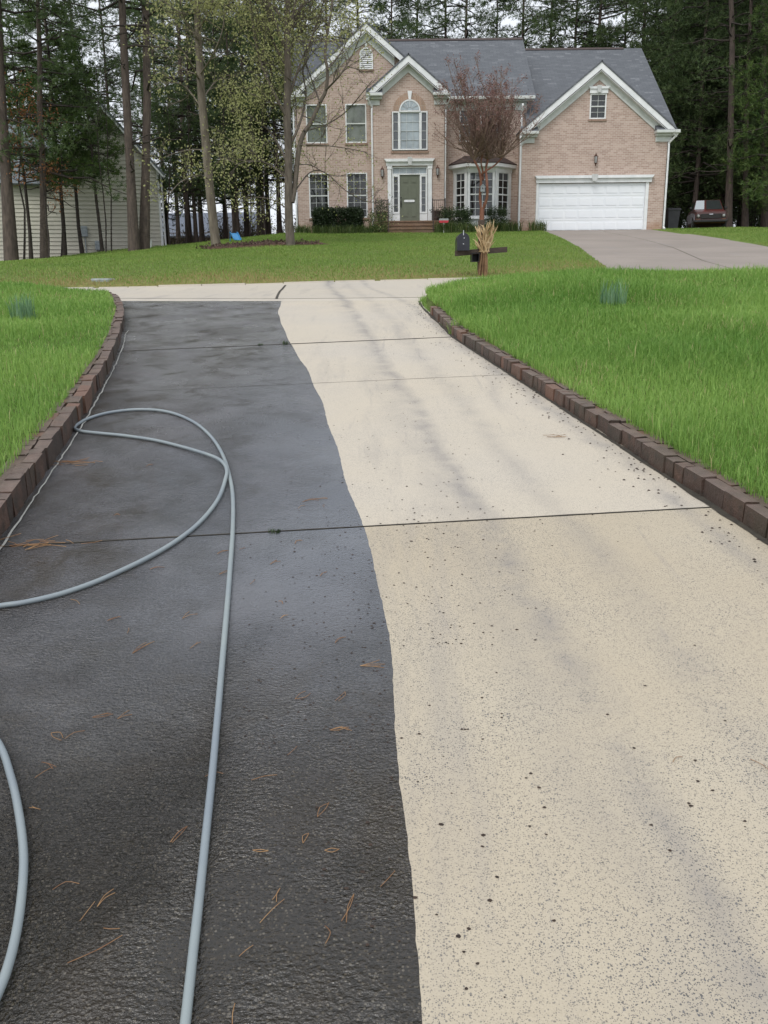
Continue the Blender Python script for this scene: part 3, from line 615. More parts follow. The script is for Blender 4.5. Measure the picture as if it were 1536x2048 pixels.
# entry projection
EX0, EX1 = -.33, 2.88; en_h = [(.52, 2.15, 7.32, 8.97), (.5, 2.15, 4.3, 6.66)]
wall('entry_wall', EX0, EX1, 3.3, 9.72, YE, en_h, (EX0, 1.27, EX1, 11.08))
mb = MB(); mb.box(EX0 + .002, EX0 + .1, YE + .002, YL + .1, 3.3, 9.7); mb.box(EX1 - .1, EX1 - .002, YE + .002, YR + .1, 3.3, 9.7); part(mb, 'entry_side_wall', house, 'brick')
# recessed wall, garage wall, side walls
RX0, RX1 = EX1, 6.7; rw_h = [(sc(3.55, YR), sc(5.45, YR), sz(7.68, YR), sz(9.12, YR))]
wall('front_wall', RX0, RX1, 3.3, 9.8, YR, rw_h); window(*rw_h[0], YR, 3, 4, 'glass_mid', mid=sum(rw_h[0][:2]) / 2); sill(rw_h[0][0], rw_h[0][1], rw_h[0][2], YR)
GX0, GX1 = 6.38, 12.92; gg = [(7.13, 12.11, 3.5, 5.91), (9.35, 10.08, 8.57, 9.62)]
wall('garage_wall', GX0, GX1, 3.3, 8.1, YG, [gg[0]], None)
mbw = MB(); gp = (9.72, 10.72)
# gable of garage, with its window opening
a, b_, c, d = gg[1]; zl = lambda x: 8.1 + (10.72 - 8.1) * (1 - abs(x - 9.72) / 3.3)
mbw.add([(GX0, YG, 8.1), (a, YG, 8.1), (a, YG, zl(a))], [(0, 1, 2)]); mbw.add([(b_, YG, 8.1), (GX1, YG, 8.1), (b_, YG, zl(b_))], [(0, 1, 2)])
mbw.add([(a, YG, 8.1), (b_, YG, 8.1), (b_, YG, c), (a, YG, c)], [(0, 1, 2, 3)]); mbw.add([(a, YG, d), (b_, YG, d), (b_, YG, zl(b_)), (9.72, YG, 10.72), (a, YG, zl(a))], [(0, 1, 2, 3, 4)])
y2 = YG + .12; mbw.add([(a, YG, c), (b_, YG, c), (b_, YG, d), (a, YG, d), (a, y2, c), (b_, y2, c), (b_, y2, d), (a, y2, d)], [(0, 4, 5, 1), (1, 5, 6, 2), (2, 6, 7, 3), (3, 7, 4, 0), (4, 5, 6, 7)])
part(mbw, 'gable_wall', house, 'brick')
window(*gg[1], YG, 2, 4, 'glass_dark'); sill(a, b_, c, YG)
mb = MB(); mb.box(LX0 + .003, LX0 + .1, YL + .004, 51, 3.3, 9.3); mb.prism([(YL + .01, 9.3), (51, 9.3), (46.8, 12.7)], 0, LX0 + .003, LX0 + .1); part(mb, 'side_wall', house, 'brick')
mb = MB(); mb.box(RX1 - .1, RX1, YR + .004, 51, 3.3, 9.4); mb.prism([(YR + .01, 9.4), (50.9, 9.4), (46.8, 12.7)], 0, RX1 - .1, RX1); part(mb, 'side_wall', house, 'brick')
mb = MB(); mb.box(GX0 + .002, GX0 + .1, YG + .004, YR + .2, 3.3, 8.1); mb.box(GX1 - .1, GX1 - .002, YG + .004, 54.6, 3.3, 8.1); mb.prism([(YG + .1, 8.1), (54.5, 8.1), (48.3, 12.6)], 0, GX1 - .1, GX1 - .004); part(mb, 'side_wall', house, 'brick')
mb = MB(); mb.box(LX0, GX1, 51, 51.1, 3.3, 9.7); part(mb, 'back_wall', house, 'brick')
# roofs
def slabpoly(mb, P, th=.07):
    P = np.array(P, float); n = len(P); nr = np.cross(P[1] - P[0], P[2] - P[0]); nr = nr / np.linalg.norm(nr); nr = nr if nr[2] > 0 else -nr; Q = P - nr * th
    fl = np.cross(P[1] - P[0], P[2] - P[0])[2] > 0
    mb.add(list(P) + list(Q), [tuple(range(n)) if fl else tuple(range(n))[::-1], tuple(range(n, 2 * n))[::-1]] + [(i_, i_ + n, (i_ + 1) % n + n, (i_ + 1) % n) for i_ in range(n)])
mz = lambda Y: 9.68 + .79 * (Y - 42.55)
mb = MB(); slabpoly(mb, [(7.0, 46.8, mz(46.8)), (-4.12, 46.8, mz(46.8)), (-4.12, 42.55, mz(42.55)), (-4.0, 42.55, mz(42.55)), (-.56, 46.15, mz(46.15)), (2.88, 42.55, mz(42.55)), (7.0, 42.55, mz(42.55))])
slabpoly(mb, [(7.0, 46.805, mz(46.8)), (-4.12, 46.805, mz(46.8)), (-4.12, 51.3, mz(42.3)), (7.0, 51.3, mz(42.3))]); mr = part(mb, 'main_roof', house, 'shingle')
mb = MB(); mb.prism([(46.66, mz(46.8) - .07), (46.8, mz(46.8) + .05), (46.94, mz(46.8) - .07)], 0, -4.1, 6.98); mb.build('ridge_cap', mr, 'bay_roof')
gz = lambda Y: 8.07 + .735 * (Y - 41.7)
va = 41.7 + (10.86 - 8.07) / .735
mb = MB(); slabpoly(mb, [(13.22, 48.3, gz(48.3)), (6.6, 48.3, gz(48.3)), (6.6, 41.95, gz(41.95)), (9.72, va, 10.86), (13.22, 41.7, gz(41.7))]); slabpoly(mb, [(6.6, 48.305, gz(48.3)), (13.22, 48.305, gz(48.3)), (13.22, 54.9, gz(41.7)), (6.6, 54.9, gz(41.7))])
gr_ = part(mb, 'garage_roof', house, 'shingle'); mb = MB(); mb.prism([(48.16, gz(48.3) - .07), (48.3, gz(48.3) + .05), (48.44, gz(48.3) - .07)], 0, 7.0, 12.3); mb.build('ridge_vent', gr_, 'bay_roof')
def gable_roof(px_, pz, hw, slope, yf, yb, name):
    ez = pz - hw * slope
    mb = MB(); slabpoly(mb, [(px_, yf, pz), (px_, yb, pz), (px_ - hw, yb, ez), (px_ - hw, yf, ez)], .06); slabpoly(mb, [(px_ + .001, yb, pz), (px_ + .001, yf, pz), (px_ + hw, yf, ez), (px_ + hw, yb, ez)], .06)
    r_ = part(mb, name, house, 'shingle'); n = math.hypot(1, slope); c_ = 1 / n * n
    f1, f2 = .27, .27
    for s in (-1, 1):      # white rake fascia under the shingles, soffit board, frieze against the wall
        mb = MB(); a = .065 * n; mb.prism([(px_, pz - a), (px_ + s * hw, ez - a), (px_ + s * hw, ez - a - f1), (px_, pz - a - f1)], 1, yf + .03, yf + .07); mb.build('rake_board', r_, 'white_trim')
    return ez
ez1 = gable_roof(-.56, 12.62, 3.44, .83, 41.98, 46.2, 'gable_roof'); ez2 = gable_roof(1.27, 11.26, 1.86, .815, 41.65, 45.2, 'gable_roof'); ez3 = gable_roof(9.72, 10.9, 3.5, .8, 41.65, va + .1, 'gable_roof')
def frieze(px_, pz, x0, x1, slope, Y, w=.3):
    for s, xe in ((-1, x0), (1, x1)):
        mb = MB(); ze = pz - abs(xe - px_) * slope; mb.prism([(px_, pz), (xe, ze), (xe, ze - w), (px_, pz - w)], 1, Y - .05, Y - .003); part(mb, 'frieze_board', house, 'shade_trim')
        mb = MB(); mb.prism([(px_, pz), (xe, ze), (xe, ze - .02), (px_, pz - .02)], 1, Y - .33, Y - .05); part(mb, 'soffit', house, 'white_trim')
frieze(-.56, 12.22, LX0 - .02, EX0 + 1.0, .83, YL, .33); frieze(1.27, 10.86, EX0 - .02, EX1 + .02, .815, YE, .3); frieze(9.72, 10.5, GX0 - .02, GX1 + .02, .8, YG, .33)
def cornice(x0, x1, z, Y, name='cornice_return'):     # eave return: small roof, gutter board, frieze block
    mb = MB(); mb.prism([(Y - .36, z), (Y - .003, z), (Y - .003, z + .26)], 0, x0, x1); r_ = part(mb, name, house, 'shingle')
    mb = MB(); mb.bbox(x0 - .01, x1 + .01, Y - .4, Y - .003, z - .13, z - .002, .02); mb.bbox(x0 + .03, x1 - .02, Y - .22, Y - .003, z - .22, z - .133, .01); mb.build('gutter_board', r_, 'shade_trim')
    mb = MB(); mb.bbox(x0 + .06, x1 - .12 if x1 - x0 > .5 else x1, Y - .06, Y - .003, z - .45, z - .222, .006); mb.build('frieze_block', r_, 'shade_trim')
cornice(-4.02, -3.3, 9.72, YL); cornice(-.6, .12, 9.68, YE); cornice(2.36, 3.1, 9.68, YE); cornice(12.3, 13.2, 8.05, YG); cornice(6.3, 7.05, 8.05, YG)
# recessed wall eave
mb = MB(); mb.bbox(3.1, 7.0, 42.45, 42.58, 9.52, 9.66, .02); part(mb, 'gutter', house, 'shade_trim'); mb = MB(); mb.box(3.1, 6.95, 42.58, YR - .003, 9.48, 9.51); part(mb, 'soffit', house, 'shade_trim'); mb = MB(); mb.box(2.9, 6.68, YR - .05, YR - .004, 9.15, 9.478); part(mb, 'frieze_board', house, 'shade_trim')
mb = MB(); mb.bbox(13.1, 13.32, 41.5, 54, 7.9, 8.04, .02); part(mb, 'gutter', house, 'shade_trim')
# downspouts
def downspout(x, Y, zt, dx=0., zb=3.85, w=.04):
    mb = MB(); P = [(x + dx, Y - .3, zt), (x + dx, Y - .3, zt - .1), (x, Y - .07, zt - .42), (x, Y - .07, zt - .7), (x, Y - .07, zb + .25), (x, Y - .07, zb + .1), (x, Y - .25, zb)]; mb.tube(catmull(np.array(P), 4), w, 6); part(mb, 'downspout', house, 'white_trim')
downspout(LX0 - .06, YL, 9.6, -.12); downspout(EX0 - .03, YE + .02, 9.55, -.15, 4.0); downspout(EX1 + .06, YE + .2, 9.5, .15); downspout(GX0 - .05, YG + .1, 9.2, 0, w=.05); downspout(GX1 + .05, YG, 7.95, .25, w=.05)
# entry: palladian window
pw = window(.86, 1.81, 7.36, 8.97, YE, 3, 4, 'glass_sky', sash=False, name='palladian_window'); window(.54, .86, 7.36, 8.97, YE, 1, 4, 'glass_mid', sash=False); window(1.81, 2.13, 7.36, 8.97, YE, 1, 4, 'glass_mid', sash=False)
mb = MB(); cx, cz, R0 = 1.335, 8.985, .475; n = 16
arc = [(cx + R0 * math.cos(a), cz + R0 * math.sin(a)) for a in np.linspace(0, math.pi, n + 1)]; arci = [(cx + (R0 - .06) * math.cos(a), cz + (R0 - .06) * math.sin(a)) for a in np.linspace(0, math.pi, n + 1)]
for i_ in range(n): mb.prism([arc[i_], arc[i_ + 1], arci[i_ + 1], arci[i_]], 1, YE - .05, YE - .003)
mb.box(cx - R0, cx + R0, YE - .052, YE - .003, cz - .04, cz + .02)
fan = part(mb, 'fanlight', house, 'white_trim')
for a0, a1 in zip(np.linspace(0, math.pi, 7)[:-1], np.linspace(0, math.pi, 7)[1:]):
    mb = MB(); aa = np.linspace(a0 + .03, a1 - .03, 4); mb.prism([(cx + .13 * math.cos(q), cz + .03 + .13 * math.sin(q)) for q in aa[::-1]] + [(cx + .405 * math.cos(q), cz + .03 + .38 * math.sin(q)) for q in aa], 1, YE - .03, YE - .004); mb.build('pane', fan, 'glass_sky')
mb = MB(); mb.prism([(cx + .12 * math.cos(q), cz + .025 + .12 * math.sin(q)) for q in np.linspace(0, math.pi, 8)], 1, YE - .03, YE - .004); mb.build('pane', fan, 'glass_sky')
mb = MB()
for a in np.linspace(0, math.pi, 7)[1:-1]: mb.prism([(cx + .12 * math.cos(a) - .008 * math.sin(a), cz + .02 + .12 * math.sin(a)), (cx + .12 * math.cos(a) + .008 * math.sin(a), cz + .02 + .12 * math.sin(a)), (cx + .42 * math.cos(a) + .008, cz + .42 * math.sin(a)), (cx + .42 * math.cos(a) - .008, cz + .42 * math.sin(a))], 1, YE - .04, YE - .031)
mb.build('muntin_grid', fan, 'white_trim')
ar = MB()
vs = [(R0 + .01, a) for a in np.linspace(.06, math.pi - .06, 24)]
for i_ in range(23):
    a0, a1 = vs[i_][1] + .006, vs[i_ + 1][1] - .006; ar.prism([(cx + q * math.cos(a), cz + q * math.sin(a)) for q, a in ((R0 + .012, a0), (R0 + .27, a0), (R0 + .27, a1), (R0 + .012, a1))], 1, YE - .016, YE - .002)
part(ar, 'brick_arch', house, 'brick_arch')
mb = MB(); mb.prism([(cx - .05, 9.45), (cx + .05, 9.45), (cx + .1, 9.8), (cx - .1, 9.8)], 1, YE - .06, YE - .004); part(mb, 'keystone', house, 'white_trim')
sill(.52, 2.15, 7.32, YE)
# gable vent
mb = MB(); vx0, vx1, vz0, vz1 = -.88, -.28, 10.83, 11.35; c_ = (vx0 + vx1) / 2; r0 = (vx1 - vx0) / 2; k_ = YL / 42
for a in ((vx0, vx0 + .06, vz0, vz1), (vx1 - .06, vx1, vz0, vz1), (vx0, vx1, vz0 - .06, vz0)): mb.box(a[0], a[1], YL - .06, YL - .003, a[2], a[3])
aa = np.linspace(0, math.pi, 11)
for q0, q1 in zip(aa[:-1], aa[1:]): mb.prism([(c_ + r * math.cos(q), vz1 + r * math.sin(q)) for r, q in ((r0, q0), (r0, q1), (r0 - .06, q1), (r0 - .06, q0))], 1, YL - .06, YL - .003)
vent = part(mb, 'gable_vent', house, 'white_trim')
mb = MB(); mb.prism([(c_ + (r0 - .05) * math.cos(q), vz1 + (r0 - .05) * math.sin(q)) for q in aa] + [(vx0 + .05, vz0), (vx1 - .05, vz0)], 1, YL - .012, YL - .004); mb.build('backing', vent, 'iron')
for j in range(9):
    z = vz0 + .04 + j * .078; hw_ = r0 - .06 if z < vz1 else math.sqrt(max(.01, (r0 - .06) ** 2 - (z - vz1) ** 2)); mb = MB(); mb.add([(c_ - hw_, YL - .05, z), (c_ + hw_, YL - .05, z), (c_ + hw_, YL - .015, z + .05), (c_ - hw_, YL - .015, z + .05), (c_ - hw_, YL - .05, z - .015), (c_ + hw_, YL - .05, z - .015)], [(0, 1, 2, 3), (4, 5, 1, 0)]); mb.build('slat', vent, 'white_trim')
mb = MB(); mb.prism([(c_ - .035, vz1 + r0 + .01), (c_ + .035, vz1 + r0 + .01), (c_ + .06, vz1 + r0 + .2), (c_ - .06, vz1 + r0 + .2)], 1, YL - .06, YL - .004); part(mb, 'keystone', house, 'white_trim'); sill(vx0, vx1, vz0 - .06, YL)
# door surround
mb = MB(); mb.prism([(.17, 6.98), (2.45, 6.98), (2.36, 6.86), (.26, 6.86)], 1, YE - .22, YE - .003); mb.box(.26, 2.36, YE - .12, YE - .003, 6.7, 6.858); hd = part(mb, 'door_header', house, 'white_trim')
mb = MB(); mb.prism([(1.25, 6.7), (1.4, 6.7), (1.43, 7.05), (1.22, 7.05)], 1, YE - .25, YE - .221); mb.build('keystone', hd, 'keystone')
for x0, x1 in ((.32, .5), (2.15, 2.33)):
    mb = MB(); mb.bbox(x0, x1, YE - .1, YE - .003, 4.27, 6.55, .01); mb.bbox(x0 - .02, x1 + .02, YE - .115, YE - .003, 6.555, 6.69, .01); mb.bbox(x0 - .015, x1 + .015, YE - .112, YE - .003, 4.15, 4.268, .01); part(mb, 'pilaster', house, 'white_trim')
window(.52, 2.13, 6.32, 6.66, YE, 5, 1, 'glass_sky', False, .05, 'transom_window')
for x0, x1, gl in ((.52, .87, 'glass_dark'), (1.78, 2.13, 'glass_mid')):
    mb = MB(); mb.box(x0, x1, YE + .0, YE + .09, 4.3, 4.64); part(mb, 'sidelight_panel', house, 'white_trim'); window(x0, x1, 4.642, 6.318, YE, 1, 5, gl, False, .085, 'sidelight_window')
mb = MB(); mb.bbox(.872, 1.778, YE + .04, YE + .1, 4.32, 6.316, .005); dr = part(mb, 'front_door', house, 'door_green')
for x0, x1 in ((1.0, 1.27), (1.38, 1.65)):
    for z0, z1 in ((4.5, 5.1), (5.28, 5.85), (5.97, 6.2)):
        mb = MB(); mb.prism([(x0, z0), (x1, z0), (x1, z1), (x0, z1)], 1, YE + .03, YE + .042); mb.bbox(x0 + .035, x1 - .035, YE + .018, YE + .032, z0 + .035, z1 - .035, .01); mb.build('door_panel', dr, 'door_green')
mb = MB(); mb.prism([(1.11 + .05 * math.cos(q), 5.2 + .05 * math.sin(q)) for q in np.linspace(math.pi / 2, 3 * math.pi / 2, 8)] + [(1.5 + .05 * math.cos(q), 5.2 + .05 * math.sin(q)) for q in np.linspace(-math.pi / 2, math.pi / 2, 8)], 1, YE - .0, YE + .018); mb.build('name_plate', dr, 'white_trim')
mb = MB(); mb.lathe([(.03, 0), (.03, .04)], (0, 0, 0), 10); mb.v = [(x_ + .93, YE - .03 + z_, y_ + 5.35) for x_, y_, z_ in mb.v]; mb.build('lock', dr, 'black_metal')
mb = MB(); mb.tube([(.93, YE + .03, 5.22), (.93, YE - .03, 5.2), (.93, YE - .04, 5.1), (.93, YE - .03, 4.98), (.93, YE + .03, 4.95)], .018, 6); mb.build('handle', dr, 'black_metal')
# stoop with steps
mb = MB(); mb.box(.3, 2.34, YE - 1.1, YE - .004, 3.6, 4.2); mb.box(.3, 2.34, YE - 1.4, YE - 1.102, 3.6, 4.02); mb.box(.3, 2.34, YE - 1.7, YE - 1.402, 3.6, 3.85); mb.box(-.25, .298, YE - 1.1, YE - .004, 3.6, 4.2); mb.box(2.342, 2.9, YE - 1.1, YE - .004, 3.6, 4.2); stp = part(mb, 'brick_stoop', house, 'brick_riser')
mb = MB(); mb.bbox(.28, 2.36, YE - 1.13, YE - .004, 4.202, 4.27, .01); mb.bbox(.28, 2.36, YE - 1.43, YE - 1.132, 4.022, 4.09, .01); mb.bbox(.28, 2.36, YE - 1.73, YE - 1.432, 3.852, 3.92, .01); mb.bbox(-.27, .278, YE - 1.12, YE - .004, 4.202, 4.265, .01); mb.bbox(2.362, 2.92, YE - 1.12, YE - .004, 4.202, 4.265, .01); mb.build('tread', stp, 'brick_step')
for x0, x1 in ((-.22, .33), (2.3, 2.86)):
    mb = MB()
    for z in (5.12, 4.4): mb.box(x0, x1, YE - 1.075, YE - 1.045, z, z + .03)
    for x in np.linspace(x0 + .09, x1 - .09, 5): mb.box(x - .008, x + .008, YE - 1.068, YE - 1.052, 4.43, 5.12)
    for x in (x0, x1): mb.box(x - .022, x + .022, YE - 1.082, YE - 1.038, 4.265, 5.2)
    xx = x1 if x0 < 0 else x0; mb.box(xx - .02, xx + .02, YE - 1.75, YE - 1.71, 3.8, 4.75); mb.tube([(xx, YE - 1.06, 5.13), (xx, YE - 1.73, 4.73)], .02, 6)
    part(mb, 'railing', house, 'iron')
# wall lanterns
def lantern(x, z, Y):
    mb = MB(); mb.tube([(x, Y, z), (x, Y - .1, z + .03), (x, Y - .14, z + .1)], .012, 6); mb.lathe([(.02, -.28), (.03, -.2), (.055, -.17), (.055, -.16)], (x, Y - .14, z + .06), 6); mb.lathe([(.085, .12), (.075, .14), (.02, .22), (.01, .27)], (x, Y - .14, z + .06), 6)
    for a in range(6): q = a * math.pi / 3; mb.tube([(x + .055 * math.cos(q), Y - .14 + .055 * math.sin(q), z - .1), (x + .08 * math.cos(q), Y - .14 + .08 * math.sin(q), z + .18)], .006, 4)
    mb.box(x - .03, x + .03, Y - .015, Y - .002, z - .1, z + .1); l_ = part(mb, 'wall_lantern', house, 'copper_lamp'); mb = MB(); mb.lathe([(.048, -.155), (.07, .118)], (x, Y - .14, z + .06), 6); mb.build('lamp_glass', l_, 'lamp_glass')
lantern(.08, 6.35, YE); lantern(2.58, 6.38, YE); lantern(9.7, 6.82, YG)
# bay window
bx = [sc(3.36, 42.9), 4.0, 5.22, sc(5.9, 42.9)]; by = [YR, 42.35, 42.35, YR]; bz0, bz1 = 3.4, 6.62
bay = MB()
def oquad(mb, i_, a, b_, z0, z1, o0, o1):   # box on facet i between fractions a..b, offset o0..o1 outwards
    p0, p1 = np.array([bx[i_], by[i_]]), np.array([bx[i_ + 1], by[i_ + 1]]); t_ = p1 - p0; n_ = np.array([t_[1], -t_[0]]) / np.linalg.norm(t_)
    A, B = p0 + t_ * a, p0 + t_ * b_; c4 = [A + n_ * o0, B + n_ * o0, B + n_ * o1, A + n_ * o1]
    mb.add([(*q, z0) for q in c4] + [(*q, z1) for q in c4], [(0, 1, 2, 3)[::-1], (4, 5, 6, 7), (0, 4, 5, 1), (1, 5, 6, 2), (2, 6, 7, 3), (3, 7, 4, 0)][:6])
for i_ in range(3): oquad(bay, i_, 0, 1, bz0, bz1 - .1, -.06, 0)
by_o = part(bay, 'bay_window', house, 'white_trim')
for i_, nc in ((0, 2), (1, 4), (2, 2)):
    f = MB(); a, b_ = (.2, .82) if i_ != 1 else (.08, .92); z0, z1 = 4.55, 6.42
    for q in ((0, a, 4.4, bz1 - .1), (b_, 1, 4.4, bz1 - .1), (a, b_, 4.4, z0), (a, b_, z1, bz1 - .1)): oquad(f, i_, q[0], q[1], q[2], q[3], .002, .07)
    oquad(f, i_, .0, 1., 4.4, 4.47, .002, .11); oquad(f, i_, .1, .9, 3.7, 4.28, .002, .03)
    f.build('bay_casing', by_o, 'white_trim')
    gm = MB(); zr = 6
    for c in range(1, nc): q = a + (b_ - a) * c / nc; oquad(gm, i_, q - .012 * (1.4 if i_ != 1 else .7), q + .012 * (1.4 if i_ != 1 else .7), z0, z1, .012, .03)
    for j in range(1, zr): z = z0 + (z1 - z0) * j / zr; oquad(gm, i_, a, b_, z - .012, z + .012, .014, .034)
    oquad(gm, i_, a, b_, (z0 + z1) / 2 - .03, (z0 + z1) / 2 + .03, .012, .05); gm.build('muntin_grid', by_o, 'white_trim' if i_ != 1 else 'shade_trim')
    for c in range(nc):
        for j in range(zr):
            pm = MB(); q0, q1 = a + (b_ - a) * c / nc, a + (b_ - a) * (c + 1) / nc; oquad(pm, i_, q0 + .004, q1 - .004, z0 + (z1 - z0) * j / zr + .012, z0 + (z1 - z0) * (j + 1) / zr - .012, .003, .012); pm.build('pane', by_o, 'glass_mid' if (j == 5) else 'glass_dark')
def ring3(o, z): return [(bx[0] - o * .9, YR - .01, z), (bx[1] - o * .4, by[1] - o, z), (bx[2] + o * .4, by[2] - o, z), (bx[3] + o * .9, YR - .01, z)]
def loft(mb, rings):
    n = len(rings[0]); V = [q for r_ in rings for q in r_]; mb.add(V, [(i_ * n + j, i_ * n + j + 1, (i_ + 1) * n + j + 1, (i_ + 1) * n + j) for i_ in range(len(rings) - 1) for j in range(n - 1)])
mb = MB(); loft(mb, [ring3(.08, 6.45), ring3(.1, 6.6), ring3(.26, 6.64), ring3(.3, 6.66), ring3(.3, 6.8)]); mb.build('bay_cornice', by_o, 'white_trim')
mb = MB(); loft(mb, [ring3(.31, 6.8), ring3(.32, 6.84), ring3(-.35, 7.15), [(q[0], YR - .01, 7.22) for q in ring3(-.5, 0)]]); mb.build('bay_roof', by_o, 'bay_roof')
# garage door
mb = MB(); mb.bbox(7.2, 12.05, YG + .05, YG + .11, 3.76, 5.88, .004); gd = part(mb, 'garage_door', house, 'garage_white')
rowh = (5.88 - 3.76) / 4; cw = 4.85 / 8; pmesh = MB(); pmesh.bbox(-cw * .41, cw * .41, -.018, 0, -rowh * .3, rowh * .3, .016); fr = MB(); pm_ = pmesh.mesh('panel', 'garage_white')
for j in range(4):
    for c in range(8): o = link('panel', pm_, gd); o.location = (7.2 + cw * (c + .5), YG + .052, 3.76 + rowh * (j + .5))
mb = MB()
for j in range(1, 4): mb.box(7.2, 12.05, YG + .046, YG + .052, 3.76 + rowh * j - .006, 3.76 + rowh * j + .006)
mb.build('seam', gd, 'shade_trim')
for a in ((7.08, 7.198, 3.75, 5.9), (12.052, 12.2, 3.75, 5.9)): mb = MB(); mb.bbox(a[0], a[1], YG - .04, YG + .1, a[2], a[3], .01); part(mb, 'door_jamb', house, 'white_trim')
mb = MB(); mb.prism([(6.98, 6.2), (12.38, 6.2), (12.3, 6.08), (7.06, 6.08)], 1, YG - .2, YG - .003); mb.box(7.06, 12.3, YG - .1, YG - .003, 5.9, 6.078); gh = part(mb, 'garage_header', house, 'white_trim')
mb = MB(); mb.prism([(9.58, 5.95), (9.78, 5.95), (9.82, 6.24), (9.54, 6.24)], 1, YG - .23, YG - .201); mb.build('keystone', gh, 'keystone')
mb = MB(); mb.prism([(9.24, 9.9), (10.19, 9.9), (10.12, 9.8), (9.31, 9.8)], 1, YG - .12, YG - .003); mb.box(9.31, 10.12, YG - .07, YG - .003, 9.625, 9.798); gh = part(mb, 'window_header', house, 'white_trim'); mb = MB(); mb.prism([(9.64, 9.65), (9.79, 9.65), (9.82, 9.94), (9.61, 9.94)], 1, YG - .14, YG - .121); mb.build('keystone', gh, 'keystone')
# crawl vent
mb = MB(); mb.box(-3.1, -2.7, YL - .02, YL - .003, 3.83, 4.0); part(mb, 'crawl_vent', house, 'black_metal')
#@@REST@@
# ---------------------------------------------------------------- trees
def lk(n_, me_, t_):
    o = link(n_, me_, t_)
    if n_ != 'trunk': o['kind'] = 'stuff'
    return o
def fast_mesh(mb, name, mat):
    me = bpy.data.meshes.new(name); me.from_pydata(mb.v, [], mb.f); me.polygons.foreach_set('use_smooth', [True] * len(mb.f)); me.materials.append(MATS[mat]); me.update(); return me
def pine(h, c0, blen, nb, dens, r0, mat='needle_green', bark='bark_pine', dead=0, ln=.24, nn=9, w=.03, droop=.15):
    tr = MB(); br = MB(); n = 9; z = np.linspace(0, h, n); wob = np.cumsum(rng.normal(size=(n, 2)) * .05 * h / 20, 0); wob[0] = 0
    P = np.column_stack([wob, z]); P[0, 2] = -.3; R = r0 * (1 - z / h) ** .75 + .015; R[0] *= 1.35
    tr.tube(P, R, 8, cap=False); TP = []; TD = []
    for i_ in range(nb + dead):
        isd = i_ >= nb; t_ = rng.uniform(0, 1); zz = h * (c0 + (1 - c0) * t_) if not isd else h * rng.uniform(.12, c0 + .05); az = rng.uniform(0, 2 * math.pi)
        L = blen * ((1 - t_) ** .65 * .85 + .15) * rng.uniform(.6, 1.15) if not isd else blen * rng.uniform(.25, .7)
        c = np.array([np.interp(zz, z, P[:, 0]), np.interp(zz, z, P[:, 1]), zz]); d = np.array([math.cos(az), math.sin(az), 0]); rise = rng.uniform(-.1, .45) * (.4 + t_); s = np.linspace(0, 1, 5)
        bp = c + d * (s * L)[:, None] + np.array([0, 0, 1.]) * ((rise * s - droop * s ** 2 * (1.5 if isd else 1)) * L)[:, None] + np.concatenate([np.zeros((1, 3)), rng.normal(size=(4, 3)) * .04 * L])
        br.tube(bp, np.linspace(.02 + .012 * L, .008, 5), 4, cap=False)
        if isd: continue
        nt_ = int(L * dens); s_ = rng.uniform(.25, 1, nt_) ** .7; q = np.column_stack([np.interp(s_, s, bp[:, k]) for k in range(3)]); side = np.array([-d[1], d[0], 0])
        lat = rng.normal(size=nt_) * .22 * L * (1.15 - s_ * .6); q = q + side * lat[:, None] + d * (np.abs(lat) * .4)[:, None] + np.array([0, 0, 1.]) * rng.normal(size=(nt_, 1)) * .09 * L
        TP.append(q); TD.append(np.tile(d * .6 + np.array([0, 0, .5]), (nt_, 1)) + side * (np.sign(lat) * .5)[:, None])
    V, F, v = needles(np.concatenate(TP), unit(np.concatenate(TD)), nn, ln, w)
    return fast_mesh(tr, 'trunk', bark), fast_mesh(br, 'branches', bark if not dead else 'bark_dark'), np_mesh('crown', V, F, mat, {'v': v})
PV = {'tall': pine(23, .38, 4.2, 85, 13, .17, dead=14), 'tall2': pine(22, .45, 3.6, 70, 14, .15, dead=20), 'mid': pine(17, .22, 3.4, 85, 14, .15, dead=8), 'dense': pine(21, .1, 4.2, 150, 14, .2, dead=6, ln=.28, w=.04), 'dense2': pine(19, .16, 4.6, 140, 14, .17, dead=6, ln=.28, w=.04),
      'young': pine(10, .34, 2.2, 60, 20, .075, 'needle_fresh', 'bark_dark', ln=.2, nn=10), 'bushy': pine(10, .2, 2.6, 70, 20, .08, dead=3, ln=.24), 'fresh': pine(18, .1, 4.0, 120, 15, .18, 'needle_fresh', dead=5, ln=.28, w=.035)}
def put_pine(kind, X, Y, s=1., lean=0., rz=None, label='', name='pine_tree', group=None, leany=0.):
    t_ = thing(name, label, 'tree', (X, Y, float(H(X, Y))), 0, group); t_.rotation_euler = (leany, lean, random.uniform(0, 6.28) if rz is None else rz); t_.rotation_mode = 'ZXY' if False else 'XYZ'; t_.scale = (s, s, s)
    if lean or leany:   # lean about world axes, spin about the trunk
        t_.rotation_euler = (Matrix.Rotation(lean, 3, 'Y') @ Matrix.Rotation(leany, 3, 'X') @ Matrix.Rotation(random.uniform(0, 6.28), 3, 'Z')).to_euler()
    for n_, me_ in zip(('trunk', 'branches', 'crown'), PV[kind]): lk(n_, me_, t_)
    return t_
def pine_px(kind, x, ybase, xtop, Y, s, label, **kw):
    b_ = atY(x, ybase, Y); tp = atY(xtop, 0, Y); lean = math.atan2(tp[0] - b_[0], tp[2] - b_[2]); return put_pine(kind, float(b_[0]), Y, s, lean, label=label, **kw)
pine_px('tall', 22, 512, -2, 37.5, 1.25, 'thick dark pine trunk at the left edge of the lawn')
pine_px('mid', 88, 508, 78, 39, .95, 'slim straight pine right of the thick left edge trunk')
